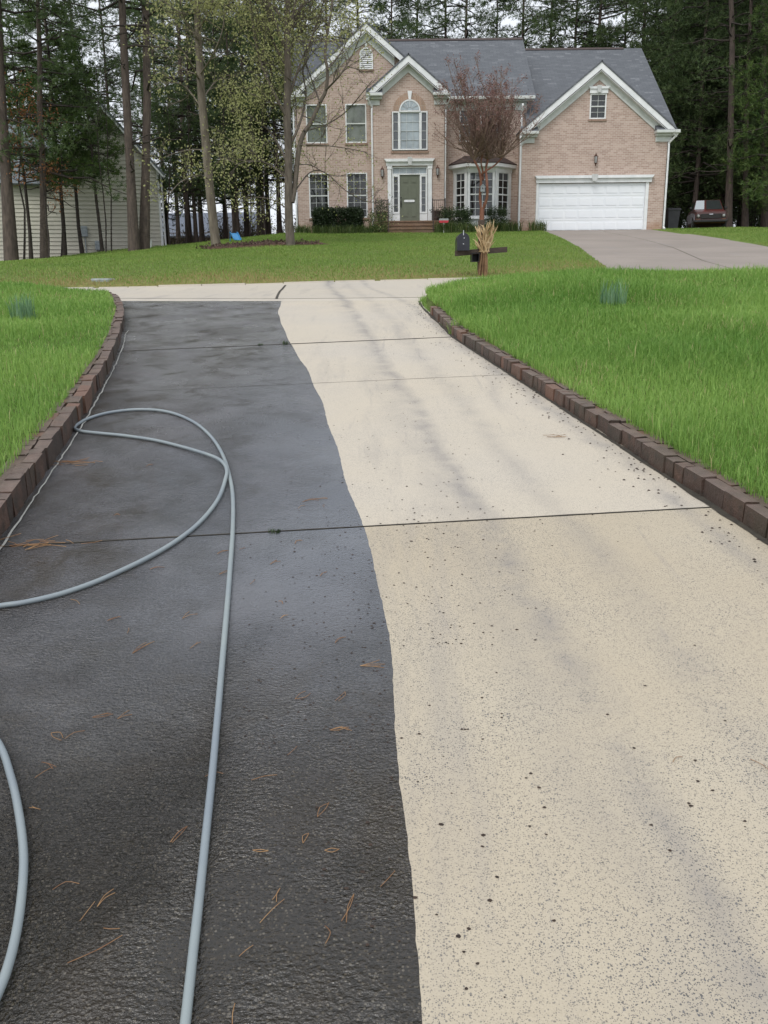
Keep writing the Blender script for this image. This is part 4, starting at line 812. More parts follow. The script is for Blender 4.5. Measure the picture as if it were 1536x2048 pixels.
pine_px('tall2', 268, 503, 238, 38, 1.15, 'leaning brown pine trunk in front of the siding house corner')
pine_px('tall', 288, 502, 287, 38.6, 1.05, 'upright dark pine crossing the base of the leaning brown pine')
for i_, (x, Y, s, lb) in enumerate(((60, 41, .95, 'young green pine nearest the left edge before the siding wall'), (128, 42, 1.1, 'tallest young green pine in front of the siding wall'), (205, 41.5, .85, 'young green pine beside the electric meter'), (165, 43, 1.0, 'young green pine against the middle of the siding wall'))): 
    b_ = atY(x, 505, Y); put_pine('young', float(b_[0]), Y, s, label=lb)
bgl = 'tall thin pine in the far wood between the two houses'; bgn = 'tall pine rising behind the siding house'; bgh = 'pine crown rising behind the roof of the brick house'; bgr = 'tall pine in the dark wood right of the garage'
ORD = ['first', 'second', 'third', 'fourth', 'fifth', 'sixth', 'seventh', 'eighth', 'ninth', 'tenth', 'eleventh', 'twelfth', 'thirteenth', 'fourteenth']
for k, (x, Y, kd, s) in enumerate(((335, 56, 'mid', .95), (356, 66, 'tall2', 1), (378, 52, 'mid', 1.05), (405, 60, 'tall2', 1), (452, 55, 'dense2', .78), (472, 62, 'tall2', 1.0), (495, 52, 'mid', .95), (518, 64, 'tall', .9), (538, 55, 'mid', .9), (560, 50, 'mid', .8))):
    put_pine(kd, float(atY(x, 480, Y)[0]), Y, s, label=ORD[k] + ' ' + bgl + ', from the left', group='pines between the houses')
for k, (x, Y, kd, s) in enumerate(((-20, 62, 'tall2', 1), (52, 66, 'tall2', 1), (130, 60, 'tall', .95), (180, 66, 'tall2', 1.), (240, 62, 'tall2', .9), (305, 66, 'mid', 1.1))):
    put_pine(kd, float(atY(x, 480, Y)[0]), Y, s, label=ORD[k] + ' ' + bgn + ', from the left', group='pines behind the siding house')
for k, (x, Y, kd, s) in enumerate(((600, 62, 'tall', .93), (660, 60, 'tall2', .92), (725, 64, 'tall', .88), (790, 60, 'dense2', .86), (835, 66, 'tall', .9), (885, 62, 'tall2', .93), (930, 60, 'tall', .86), (985, 65, 'dense', .82), (1035, 61, 'tall2', .95), (1085, 66, 'tall', .92), (1130, 62, 'dense2', .93), (1180, 61, 'tall', .93), (1225, 66, 'tall2', .96), (1262, 62, 'tall', 1.))):
    put_pine(kd, float(atY(x, 480, Y)[0]), Y, s, label=ORD[k] + ' ' + bgh + ', from the left', group='pines behind the brick house')
for x, Y, kd, s in ((1320, 58, 'dense', .95), (1355, 66, 'dense2', 1.1), (1385, 54, 'dense2', .9), (1405, 62, 'dense', 1.1), (1435, 56, 'dense', 1.), (1478, 60, 'dense2', 1.1), (1500, 66, 'dense', 1.2), (1555, 55, 'dense', 1.), (1560, 63, 'dense2', 1.1), (1610, 59, 'dense', 1.1), (1650, 52, 'dense2', 1), (1345, 72, 'dense', 1.1), (1420, 74, 'dense', 1.15), (1480, 76, 'dense2', 1.2), (1540, 74, 'dense', 1.2), (1600, 72, 'dense', 1.2), (1700, 60, 'dense', 1.1), (1290, 76, 'dense2', 1.1), (1390, 84, 'dense', 1.2), (1450, 86, 'dense', 1.2), (1520, 86, 'dense2', 1.3), (1340, 88, 'dense', 1.2)):
    put_pine(kd, float(atY(x, 470, Y)[0]), Y, s, label=bgr, group='pines of the dark wood')
pine_px('tall2', 1456, 455, 1462, 49, 1.15, 'brown pine trunk just right of the parked car'); pine_px('tall', 1491, 452, 1500, 50, .85, 'second pine trunk right of the parked car'); pine_px('mid', 1532, 448, 1528, 51, 1.2, 'pine trunk at the right edge of the wood')
put_pine('fresh', float(atY(1560, 470, 47)[0]), 47, .85, label='light green pine hanging over the right edge')
for k, (x, Y, s) in enumerate(((392, 48, 1.15), (478, 47, 1.05), (530, 50, 1.3))): put_pine('bushy', float(atY(x, 480, Y)[0]), Y, s, label=ORD[k] + ' bushy dark young pine among the trunks between the houses, from the left', group='young pines between the houses')
# broadleaf trees
def grow(mb, p, d, L, r, lvl, T, spread=.7, up=.15, kids=3, taper=.62, nseg=4):
    P = [p]; q = p.copy(); dd = d.copy()
    for _ in range(nseg): dd = unit(dd + rng.normal(size=3) * .13 + np.array([0, 0, up * .35])); q = q + dd * L / nseg; P.append(q.copy())
    P = np.array(P); R = np.linspace(r, r * .55, nseg + 1); mb.tube(P, R, 6 if r > .04 else 4 if r > .012 else 3, cap=False)
    if lvl <= 0: T.append((P[-1], dd)); T.append((P[-2], dd)); T.append((P[2], dd)); return
    for k in range(kids):
        f = rng.uniform(.35, 1.); i_ = int(f * nseg); c = P[i_] if i_ <= nseg else P[-1]; a = unit(dd + unit(rng.normal(size=3)) * spread + np.array([0, 0, up])); grow(mb, c, a, L * rng.uniform(.55, .8), r * taper * rng.uniform(.7, 1), lvl - 1, T, spread, up, kids, taper, nseg)
    grow(mb, P[-1], dd, L * .7, r * .55, lvl - 1, T, spread, up, kids, taper, nseg)
def pl(px_pts, Y): return np.array([atY(x, y, Y) for x, y in px_pts])
def bough(mb, P, r0, r1, T, n, L, lvl=2, spread=.8, up=.2, f0=.15, kids=3, rb=.35):
    P = catmull(np.asarray(P, float), 4); R = np.linspace(r0, r1, len(P)); mb.tube(P, R, 8 if r0 > .06 else 5, cap=False); tg = np.gradient(P, axis=0)
    for k in range(n):
        f = f0 + (1 - f0) * (k + rng.uniform(0, 1)) / n; i_ = min(int(f * (len(P) - 1)), len(P) - 1); a = unit(unit(tg[i_]) * .5 + unit(rng.normal(size=3) * [1, 1, .6]) * spread + np.array([0, 0, up])); grow(mb, P[i_], a, L * rng.uniform(.6, 1.1) * (1.1 - .5 * f), R[i_] * rb + .006, lvl, T, .75, up * .5, kids)
def deep(P, amp=.6):      # spread a traced bough in depth so that it is a real 3-D bough
    P = np.array(P); w = np.cumsum(rng.normal(size=len(P)) * amp / len(P) * 2); w[0] = 0; c = P + (P - CAM) * (w / P[:, 1])[:, None]; return c
# tulip tree left of the house front
Yt = 31.5; b_ = atY(582, 497, Yt); tree = thing('tulip_tree', 'forked tree with fresh yellow green leaves at the left corner of the brick house', 'tree', b_); TI = Matrix.Translation(-Vector(b_))
mt = MB(); T = []; mbr = MB()
P0 = pl(((583, 503), (581, 485), (578, 440), (577, 380), (577, 300), (574, 220), (576, 140), (573, 70), (575, 0), (577, -90), (580, -180)), Yt); mt.tube(catmull(P0, 3), np.interp(np.linspace(0, 1, 31), [0, .06, .2, .6, 1], [.23, .165, .145, .12, .05]), 10, cap=False)
P1 = deep(pl(((584, 405), (590, 370), (596, 310), (606, 270), (622, 245), (640, 205), (652, 180), (655, 140), (650, 110), (656, 60), (664, 10), (668, -60)), Yt), .5); mt.tube(catmull(P1, 3), np.linspace(.095, .03, 34), 8, cap=False)
for pts_, r0, n, L in (((( 577, 300), (600, 245), (612, 190), (606, 140), (622, 80), (640, 20)), .05, 9, 1.3), (((576, 240), (545, 180), (520, 120), (505, 50), (495, -30)), .06, 12, 1.5), (((576, 200), (600, 130), (630, 60), (650, -10)), .05, 10, 1.4), (((577, 330), (545, 270), (505, 235), (465, 215)), .045, 9, 1.3), (((577, 360), (540, 330), (505, 322), (470, 330)), .035, 8, 1.0), (((652, 180), (680, 150), (705, 110), (725, 60)), .035, 9, 1.2), (((608, 262), (650, 250), (690, 225), (725, 185), (745, 160)), .028, 6, .9), (((600, 290), (640, 290), (690, 296), (735, 305)), .02, 6, .8), (((588, 385), (620, 345), (650, 345), (690, 380), (730, 402), (765, 405)), .028, 9, .8), (((577, 140), (545, 80), (530, 20), (520, -40)), .05, 10, 1.5), (((575, 100), (610, 50), (620, -20)), .04, 8, 1.4), (((655, 140), (690, 90), (700, 30)), .03, 8, 1.2), (((640, 205), (620, 150), (600, 100)), .03, 7, 1.1), (((578, 420), (545, 400), (505, 395), (480, 410)), .025, 6, .8), (((592, 330), (620, 330), (660, 350), (700, 352)), .018, 6, .7)):
    bough(mbr, deep(pl(pts_, Yt), 1.5), r0, .012, T, n, L, 2, up=.15)
bough(mbr, P0[6:], .001, .001, T, 16, 1.9, 2, up=.2, rb=60); 
TP = np.array([q[0] for q in T]); qx, qy, _ = project(TP); keep = rng.uniform(0, 1, len(TP)) < np.where(qx > 605, np.where(qy < 110, .35, .12), np.where(qy < 260, 1., .5)); V, F, v = leaves(TP[keep], 5, .2, .07, .8)
for n_, me_ in (('trunk', fast_mesh(mt, 'trunk', 'bark_grey')), ('branches', fast_mesh(mbr, 'branches', 'bark_grey')), ('crown', np_mesh('crown', V, F, 'leaf_spring', {'v': v}))): lk(n_, me_, tree).matrix_parent_inverse = TI
print('tulip', len(T), len(F))
# grey hardwood further left
Yt = 33.5; b_ = atY(432, 501, Yt); tree = thing('hardwood_tree', 'tall hardwood with pale upper bark and arching grey branches left of the forked tree', 'tree', b_); TI = Matrix.Translation(-Vector(b_)); mt = MB(); mbr = MB(); T = []
P0 = pl(((434, 506), (432, 490), (425, 430), (417, 350), (410, 270), (403, 190), (398, 100), (393, 0), (390, -100), (386, -190)), Yt); mt.tube(catmull(P0, 3), np.interp(np.linspace(0, 1, 28), [0, .05, .2, .6, 1], [.25, .19, .165, .135, .06]), 10, cap=False)
for pts_, r0, n, L in ((((398, 160), (375, 115), (345, 85), (315, 78)), .035, 7, .9), (((402, 215), (375, 178), (345, 165), (310, 180)), .03, 7, .9), (((413, 300), (380, 300), (340, 310), (300, 330)), .025, 7, .8), (((418, 350), (440, 320), (470, 325), (500, 345)), .025, 7, .7), (((408, 250), (435, 260), (455, 290), (470, 330)), .025, 6, .7), (((400, 150), (425, 110), (445, 60), (450, 0)), .04, 8, 1.2), (((396, 80), (370, 40), (355, -20)), .04, 8, 1.2), (((395, 60), (420, 20), (430, -40)), .035, 7, 1.2), (((420, 360), (395, 350), (360, 365), (330, 400)), .02, 6, .7), (((404, 200), (430, 165), (460, 150), (490, 160)), .03, 8, 1.0), (((394, 30), (375, -20), (360, -70)), .04, 8, 1.3)):
    bough(mbr, deep(pl(pts_, Yt), 1.6), r0, .01, T, n, L, 2, up=.1)
TP = np.array([q[0] for q in T]); keep = rng.uniform(0, 1, len(TP)) < np.where(TP[:, 2] > 10.5, .8, .12); V, F, v = leaves(TP[keep], 6, .18, .09, .75)
for n_, me_ in (('trunk', fast_mesh(mt, 'trunk', 'bark_light')), ('branches', fast_mesh(mbr, 'branches', 'bark_light')), ('crown', np_mesh('crown', V, F, 'leaf_spring', {'v': v}))): lk(n_, me_, tree).matrix_parent_inverse = TI
# crape myrtle before the bay window
Yt = 39.4; b_ = atY(962, 468, Yt); b_[2] = H(b_[0], Yt); tree = thing('crape_myrtle', 'bare crape myrtle with reddish trunks and brown seed heads before the bay window', 'tree', b_); TI = Matrix.Translation(-Vector(b_)); mt = MB(); mbr = MB(); T = []
mt.tube(catmull(np.vstack([[b_ - [0, 0, .2]], pl(((963, 450), (964, 425), (964, 412)), Yt)]), 3), np.linspace(.115, .095, 10), 9, cap=False)
st = [(((964, 420), (960, 395), (962, 365), (958, 340), (948, 320)), .07), (((966, 418), (974, 395), (974, 365), (972, 340), (976, 318)), .07), (((962, 350), (972, 342), (990, 330), (1005, 315)), .045), (((966, 360), (965, 340), (962, 325), (966, 305)), .045)]
ends = []
for pts_, r0 in st: P = deep(pl(pts_, Yt), .35); P[0] = pl((pts_[0],), Yt)[0]; mt.tube(catmull(P, 3), np.linspace(r0, r0 * .62, 3 * (len(P) - 1) + 1), 7, cap=False); ends.append(P[-1])
tgt = []
for k in range(54):
    az = rng.uniform(0, 2 * math.pi); rr = rng.uniform(.05, 1) ** .42; zt = rng.uniform(165, 315) if rr > .85 else rng.uniform(125, 235); c = atY(972, zt, Yt); tp = c + np.array([math.cos(az) * rr * 2.7, math.sin(az) * rr * 2.0, 0]); e0 = ends[k % 4]; mid = e0 * .45 + tp * .55 + np.array([0, 0, -.25]) + rng.normal(size=3) * .1
    bough(mbr, np.array([e0, e0 * .75 + mid * .25, mid, tp]), .034, .009, T, 9, .8, 1, spread=.75, up=.4, f0=.3, kids=4)
for n_, me_ in (('trunk', fast_mesh(mt, 'trunk', 'bark_myrtle')), ('branches', fast_mesh(mbr, 'branches', 'twig'))): lk(n_, me_, tree).matrix_parent_inverse = TI
TP = np.array([q[0] for q in T]); TP = TP[rng.uniform(0, 1, len(TP)) < np.clip((TP[:, 2] - 7.2) / 2.6, .05, .75)]; V, F, v = leaves(TP, 5, .06, .055, .8); link('seed_heads', np_mesh('seed_heads', V, F, 'seed', {'v': v}), tree).matrix_parent_inverse = TI
print('myrtle', len(T), len(F))
# saplings
def sapling(x, ybase, xtop, Y, h, r, label, lf=None, nl=0, nb=8, name='sapling'):
    b_ = atY(x, ybase, Y); X = float(b_[0]); z0 = float(H(X, Y)); t_ = thing(name, label, 'tree', (X, Y, z0)); mt = MB(); T = []; lean = (atY(xtop, 200, Y)[0] - X); P = np.array([(lean * q + rng.normal() * .05, rng.normal() * .06, h * q - (.2 if q == 0 else 0)) for q in np.linspace(0, 1, 7)]); mt.tube(P, np.linspace(r, .012, 7), 6, cap=False); mb = MB()
    for k in range(nb): i_ = rng.integers(2, 7); grow(mb, P[i_], unit(rng.normal(size=3) * [1, 1, .3] + [0, 0, .5]), rng.uniform(.6, 1.2), .014, 1, T)
    link('trunk', fast_mesh(mt, 'trunk', 'bark_dark'), t_); lk('branches', fast_mesh(mb, 'branches', 'bark_dark'), t_)
    if lf: V, F, v = leaves(np.array([q[0] for q in T]), nl, .16, .11, .55, .8); lk('crown', np_mesh('crown', V, F, lf, {'v': v}), t_)
    return t_
sapling(46, 508, 40, 38, 6.3, .05, 'beech sapling with orange brown dead leaves by the left edge', 'leaf_brown', 4, 16, 'beech_sapling')
sapling(97, 510, 70, 38.2, 5.2, .04, 'small beech with orange brown leaves leaning right of the slim pine', 'leaf_brown', 3, 10, 'beech_sapling')
for x, xt, Y, h, lb in ((122, 125, 40, 7, 'thin bare sapling left of the electric meter'), (212, 198, 40, 7.5, 'thin bare sapling right of the meter boxes'), (223, 212, 40.5, 7, 'thin bare sapling just left of the leaning pine'), (338, 335, 43, 6, 'thin bare sapling right of the siding house corner'), (372, 378, 44, 7, 'thin bare sapling between siding house and hardwood'), (455, 445, 42, 6.5, 'thin bare sapling right of the hardwood trunk'), (500, 505, 44, 7, 'bare sapling right of the blue slide'), (530, 528, 43, 6, 'bare sapling near the left corner of the brick house')):
    sapling(x, 500, xt, Y, h, .035, lb, None, 0, 10)
def brush(name, label, x0, x1, y0, y1, n, h, lm):
    mb = MB(); T = []
    for k in range(n):
        X, Y = rng.uniform(x0, x1), rng.uniform(y0, y1); p = np.array([X, Y, float(H(X, Y)) - .05])
        for q in range(3): d = unit(np.array([rng.normal() * .35, rng.normal() * .35, 1.])); grow(mb, p, d, h * rng.uniform(.4, .9), .022, 1, T, .8, .2, 4)
    V, F, v = leaves(np.array([q[0] for q in T]), 5, .22, .13, .6); o = lk(name, fast_mesh(mb, name, 'bark_dark'), None); tag(o, label + ', bare twigs', 'brush'); o = lk(name, np_mesh(name, V, F, lm, {'v': v}), None); tag(o, label + ', sparse leaves', 'brush')
brush('underbrush', 'low tangled brush under the far pines between the houses', -27, -5, 56, 74, 70, 1.9, 'leaf_bare'); brush('underbrush', 'dark brush under the pines right of the parked car', 16, 36, 53, 70, 70, 2.2, 'needle_green')
# ---------------------------------------------------------------- neighbour house with lap siding
Yn = 46.; nb_ = (-11.05, Yn, 3.2); nh = thing('siding_house', 'cream siding house half hidden behind the pines on the left', 'house', nb_, math.radians(15)); NI = Matrix.Translation(-Vector(nb_))
def npart(mb, name, *mats): o = mb.build(name, nh, *mats); o.matrix_parent_inverse = NI; return o
mb = MB(); xr, xp, zp, ze = -11.05, -13.5, 10., 7.15; zt = 2.6; lap = .19
while zt < zp - .05:
    z1 = min(zt + lap, zp - .04); hw = lambda z: (xr if z <= ze else xp + (xr - xp) * (zp - z) / (zp - ze))
    xl0 = -24 if zt < 6.3 else xp - (xr - xp) * min(1.25, (zp - zt) / (zp - ze) * 1.25); xl1 = -24 if zt < 6.3 else xp - (xr - xp) * min(1.25, (zp - z1) / (zp - ze) * 1.25)
    mb.add([(xl0, Yn - .04, zt), (hw(zt), Yn - .04, zt), (hw(z1), Yn, z1), (xl1, Yn, z1), (xl0, Yn, zt), (hw(zt), Yn, zt)], [(0, 1, 2, 3), (4, 5, 1, 0)]); zt = z1
npart(mb, 'siding_wall', 'siding')
mb = MB(); mb.box(xr - .1, xr, Yn + .003, 58, 2.6, ze); npart(mb, 'side_wall', 'siding'); mb = MB(); mb.bbox(xr - .06, xr + .06, Yn - .06, Yn + .06, 2.6, ze, .01); npart(mb, 'corner_board', 'white_trim')
mb = MB(); mb.tube([(xr + .15, Yn - .1, ze), (xr + .15, Yn - .1, 3.1)], .05, 6); npart(mb, 'downspout', 'white_trim')
mb = MB(); slabpoly(mb, [(xp, Yn - .3, zp + .12), (xp, 58, zp + .12), (xr + .35, 58, ze - .25), (xr + .35, Yn - .3, ze - .25)], .1); slabpoly(mb, [(xp - .001, 58, zp + .12), (xp - .001, Yn - .3, zp + .12), (xp - 3.1, Yn - .3, 6.5), (xp - 3.1, 58, 6.5)], .1); slabpoly(mb, [(-24, Yn - .4, 6.35), (-16.2, Yn - .4, 6.35), (-16.2, Yn + 5, 10.), (-24, Yn + 5, 10.)], .1); npart(mb, 'roof', 'gray_roof')
for s in (1, -1): mb = MB(); xe = xr + .35 if s > 0 else xp - 3.1; z_ = ze - .25 if s > 0 else 6.5; mb.prism([(xp, zp + .05), (xe, z_ - .08), (xe, z_ - .28), (xp, zp - .16)], 1, Yn - .29, Yn - .25); npart(mb, 'rake_board', 'white_trim')
mb = MB(); mb.bbox(-14.9, -14.6, Yn - .16, Yn - .023, 3.95, 4.45, .02); mb.tube([(-14.75, Yn - .08, 3.95), (-14.75, Yn - .08, 3.1)], .03, 6); npart(mb, 'electric_meter', 'meter_grey'); mb = MB(); mb.bbox(-14.3, -14.0, Yn - .3, Yn - .023, 3.3, 3.75, .03); npart(mb, 'meter_box', 'meter_grey')
# distant building
fh = thing('distant_house', 'low far house with grey roof seen between the trunks', 'house', (-17, 78, 4)); FI = Matrix.Translation((17, -78, -4))
mb = MB(); mb.box(-23, -11, 78, 86, 3, 6.0); mb.build('wall', fh, 'far_wall').matrix_parent_inverse = FI; mb = MB(); slabpoly(mb, [(-23.4, 77.5, 5.7), (-10.6, 77.5, 5.7), (-10.6, 82, 7.9), (-23.4, 82, 7.9)], .15); slabpoly(mb, [(-23.4, 82, 7.9), (-10.6, 82, 7.9), (-10.6, 86.5, 5.7), (-23.4, 86.5, 5.7)], .15); mb.build('roof', fh, 'far_roof').matrix_parent_inverse = FI
# ---------------------------------------------------------------- plants by the house
def shrub(name, label, c, size, n, mat, lsz, spread=.09, rnd=.25, cat='shrub'):
    t_ = thing(name, label, cat, c); u = rng.uniform(-1, 1, (n, 3)); u = np.sign(u) * np.abs(u) ** (.8 if 'hedge' in name else .7); rr = np.linalg.norm(u, axis=1, keepdims=True); u = np.where(rr > 1.35, u / rr * 1.35, u)
    P = u * np.array(size) / 2 + [0, 0, size[2] * .55]; P += rng.normal(size=P.shape) * rnd * .2; P[:, 2] = np.maximum(P[:, 2], .05); V, F, v = leaves(P, 9, spread, lsz, .6); link('foliage', np_mesh('foliage', V, F, mat, {'v': v}), t_); mb = MB()
    for k in range(6): e = np.array([rng.uniform(-.35, .35) * size[0], rng.uniform(-.35, .35) * size[1], size[2] * .7]); mb.tube([(e[0] * .3, e[1] * .3, -.1), e * [.7, .7, .5], e], .012, 4)
    link('stems', fast_mesh(mb, 'stems', 'bark_dark'), t_); return t_
def gz0(X, Y): return float(H(X, Y))
shrub('boxwood_hedge', 'dark clipped hedge below the left ground floor windows', (-1.95, 41.4, gz0(-1.95, 41.4)), (2.2, .8, 1.0), 4200, 'leaf_box', .065, .05, .1, 'hedge')
shrub('boxwood_shrub', 'dark rounded shrub right of the entry steps', (3.35, 41.1, gz0(3.35, 41.1)), (1.2, .8, .85), 800, 'leaf_shrub', .07); shrub('boxwood_shrub', 'small dark shrub below the right side of the bay window', (5.25, 41.5, gz0(5.25, 41.5)), (.75, .6, .9), 450, 'leaf_shrub', .06)
shrub('azalea_shrub', 'loose light green shrub left of the entry steps', (-.1, 40.7, gz0(-.1, 40.7)), (.8, .6, .75), 150, 'leaf_strap', .08, .12)
def straps(name, label, X, Y, r, n, h, mat='leaf_strap', w=.02, bend=.8, cat='plant'):
    z = gz0(X, Y); a = rng.uniform(0, 6.28, n); q = r * np.sqrt(rng.uniform(0, 1, n)); P = np.stack([q * np.cos(a), q * np.sin(a) * .7, 0 * q - .01], 1); V, F, v = blades(P, np.full(n, h), np.full(n, w), np.full(n, bend)); o = link(name, np_mesh(name, V, F, mat, {'v': v}), None); o.location = (X, Y, z); return tag(o, label, cat)
lp = [(-3.55, 41.2, 'leftmost strappy clump at the left corner of the brick house'), (-2.75, 40.9, 'strappy clump in front of the crawl vent'), (-2.0, 40.75, 'strappy clump below the middle of the dark hedge'), (-1.2, 40.8, 'strappy clump below the right end of the dark hedge'), (-.55, 40.6, 'strappy clump left of the light green shrub'), (2.75, 40.3, 'arching strappy clump right beside the entry steps'), (3.25, 40.2, 'wide strappy clump below the red yard sign'), (3.85, 40.4, 'strappy clump in front of the rounded shrub'), (4.75, 40.9, 'strappy clump below the middle of the bay window'), (5.35, 41.1, 'strappy clump below the small dark shrub'), (5.95, 41.3, 'strappy clump left of the garage downspout'), (7.05, 41.2, 'lone strappy clump at the left garage door jamb')]
for X, Y, lb in lp: straps('liriope_clump', lb, X, Y, .42, 260, .5 if X > 2 else .4)
for (x, y), lb in (((48, 640), 'blue green daffodil leaf clump on the left lawn'), ((1225, 612), 'blue green daffodil leaf clump on the right lawn')):
    d = ray(x, y); Ys = np.arange(4, 14, .02); Pq = CAM + d * (Ys / d[1])[:, None]; i_ = np.argmax(Pq[:, 2] < H(Pq[:, 0], Ys)); straps('daffodil_clump', lb, float(Pq[i_, 0]), float(Pq[i_, 1]), .16, 110, .3, 'leaf_daffodil', .01, .35)
# weeds in the joints
for (x, y), h, n, lb in (((550, 1066), .03, 36, 'tiny green weed in the near driveway joint on the wet side'), ((570, 689), .05, 40, 'small weed in the far joint at the wet edge'), ((521, 691), .035, 36, 'flat weed in the far joint left of the wet edge'), ((918, 668), .2, 130, 'grassy weed growing out at the right brick edging')):
    P = gnd(x, y); o = straps('joint_weed', lb, float(P[0]), float(P[1]), (.03 if n < 100 else .12), n, h, 'leaf_shrub' if h < .1 else 'grass_near', .005, .9, 'weed'); o.location.z = float(base(P[1])) + .003
# planters
def planter(X, Y, z, r, h, label, leafy):
    t_ = thing('planter', label, 'planter', (X, Y, z)); mb = MB(); mb.lathe([(r * .7, 0), (r * .95, h * .85), (r * 1.1, h * .86), (r * 1.1, h), (r * .95, h), (r * .9, h * .9)], (0, 0, 0), 14); link('pot', mb.mesh('pot', 'planter_clay'), t_)
    P = rng.normal(size=(90 if leafy else 12, 3)) * [r * .9, r * .7, .16 if leafy else .04] + [0, 0, h + (.22 if leafy else .03)]; V, F, v = leaves(P, 7, .06, .08, .5); link('foliage', np_mesh('foliage', V, F, 'leaf_shrub', {'v': v}), t_)
planter(.05, YE - .55, 4.268, .24, .42, 'dark planter with leafy plant left of the front door', True); planter(2.5, YE - .6, 4.268, .2, .45, 'dark planter nearly empty right of the front door', False)
# yard sign
t_ = thing('yard_sign', 'small red and grey security sign right of the entry steps', 'sign', (2.75, 40.05, gz0(2.75, 40.05))); mb = MB(); mb.bbox(-.012, .012, -.012, .012, -.1, .5, .003); link('stake', mb.mesh('stake', 'white_trim'), t_); mb = MB(); mb.prism([(-.2, .44), (-.12, .42), (.12, .42), (.2, .44), (.21, .52), (-.21, .52)], 1, -.03, -.014); link('red_panel', mb.mesh('red_panel', 'sign_red'), t_); mb = MB(); mb.prism([(-.21, .521), (.21, .521), (.2, .6), (-.2, .6)], 1, -.03, -.014); link('grey_panel', mb.mesh('grey_panel', 'sign_grey'), t_)
# bird house in the myrtle
q = atY(965, 377, 39.15); t_ = thing('bird_house', 'small grey bird house hanging between the myrtle trunks', 'bird house', q); mb = MB(); mb.prism([(-.085, -.13), (.085, -.13), (.085, .06), (0, .15), (-.085, .06)], 1, -.08, .08); link('box', mb.mesh('box', 'bird_wood'), t_); mb = MB(); mb.lathe([(.032, 0), (.032, .006)], (0, 0, 0), 12); mb.v = [(a, -.083 - c, b2) for a, b2, c in mb.v]; link('hole', mb.mesh('hole', 'black_metal'), t_); mb = MB(); mb.prism([(0, .175), (.12, .055), (.11, .04), (0, .152), (-.11, .04), (-.12, .055)], 1, -.1, .1); link('roof', mb.mesh('roof', 'meter_grey'), t_)
mb = MB(); mb.box(-.012, .012, -.012, .012, -.75, -.13); link('pole', mb.mesh('pole', 'meter_grey'), t_)
# ---------------------------------------------------------------- mailbox
Ym = 19.5; mp = atY(961, 545, Ym); mz0 = gz0(mp[0], Ym); t_ = thing('mailbox', 'black mailbox on a dark wooden cross post at the far kerb', 'mailbox', (mp[0], Ym, mz0)); MI = Matrix.Translation((-mp[0], -Ym, -mz0))
def mpart(mb, name, *m_): o = mb.build(name, t_, *m_); o.matrix_parent_inverse = MI; return o
tz = atY(961, 440, Ym)[2]; mb = MB(); mb.bbox(mp[0] - .065, mp[0] + .065, Ym - .065, Ym + .065, mz0 - .3, tz, .012); mpart(mb, 'post', 'old_wood')
A, B = atY(910, 507, Ym - .13), atY(1014, 499, Ym - .13); mb = MB(); h_ = .055; mb.add([(q[0], q[1] + dy, q[2] + dz) for q in (A, B) for dy, dz in ((-.05, -h_), (.05, -h_), (.05, h_), (-.05, h_))], [(0, 1, 2, 3), (7, 6, 5, 4), (0, 4, 5, 1), (1, 5, 6, 2), (2, 6, 7, 3), (3, 7, 4, 0)]); mpart(mb, 'crossbeam', 'beam_wood')
c = atY(925.5, 501, Ym - .2); w2, hs_ = .128, .21; n = 10; arch = [(c[0] - w2, c[2])] + [(c[0] + w2 * math.cos(a), c[2] + hs_ + w2 * 1.12 * math.sin(a)) for a in np.linspace(math.pi, 0, n)] + [(c[0] + w2, c[2])]
mb = MB(); mb.prism(arch, 1, Ym - .3, Ym + .25); mpart(mb, 'box_body', 'mail_black')
arch2 = [(c[0] + (x - c[0]) * 1.05, c[2] + (z - c[2]) * 1.02 - .004) for x, z in arch]; mb = MB(); mb.prism(arch2, 1, Ym - .325, Ym - .3); dr = mpart(mb, 'box_door', 'mail_black')
mb = MB(); zt_ = c[2] + hs_ + w2 * 1.12; mb.box(c[0] - .008, c[0] + .008, Ym - .34, Ym - .326, zt_ - .05, zt_ + .05); mb.bbox(c[0] + .005, c[0] + .025, Ym - .345, Ym - .326, zt_ - .12, zt_ - .095, .004); mb.bbox(c[0] - .012, c[0] + .018, Ym - .345, Ym - .326, zt_ - .235, zt_ - .215, .004); mb.build('latch', dr, 'chrome')
mb = MB(); pz = atY(950, 515, Ym - .15); x0, x1, z0, z1 = pz[0] - .08, pz[0] + .075, pz[2] - .09, pz[2] + .085
mb.box(x0, x0 + .008, Ym - .3, Ym + .1, z0, z1); mb.box(x1 - .008, x1, Ym - .3, Ym + .1, z0, z1); mb.box(x0 + .008, x1 - .008, Ym - .3, Ym + .1, z0, z0 + .008); mb.box(x0 + .008, x1 - .008, Ym - .3, Ym + .1, z1 - .008, z1); mb.box(x0 + .008, x1 - .008, Ym + .09, Ym + .1, z0 + .008, z1 - .008); mpart(mb, 'newspaper_box', 'black_metal')
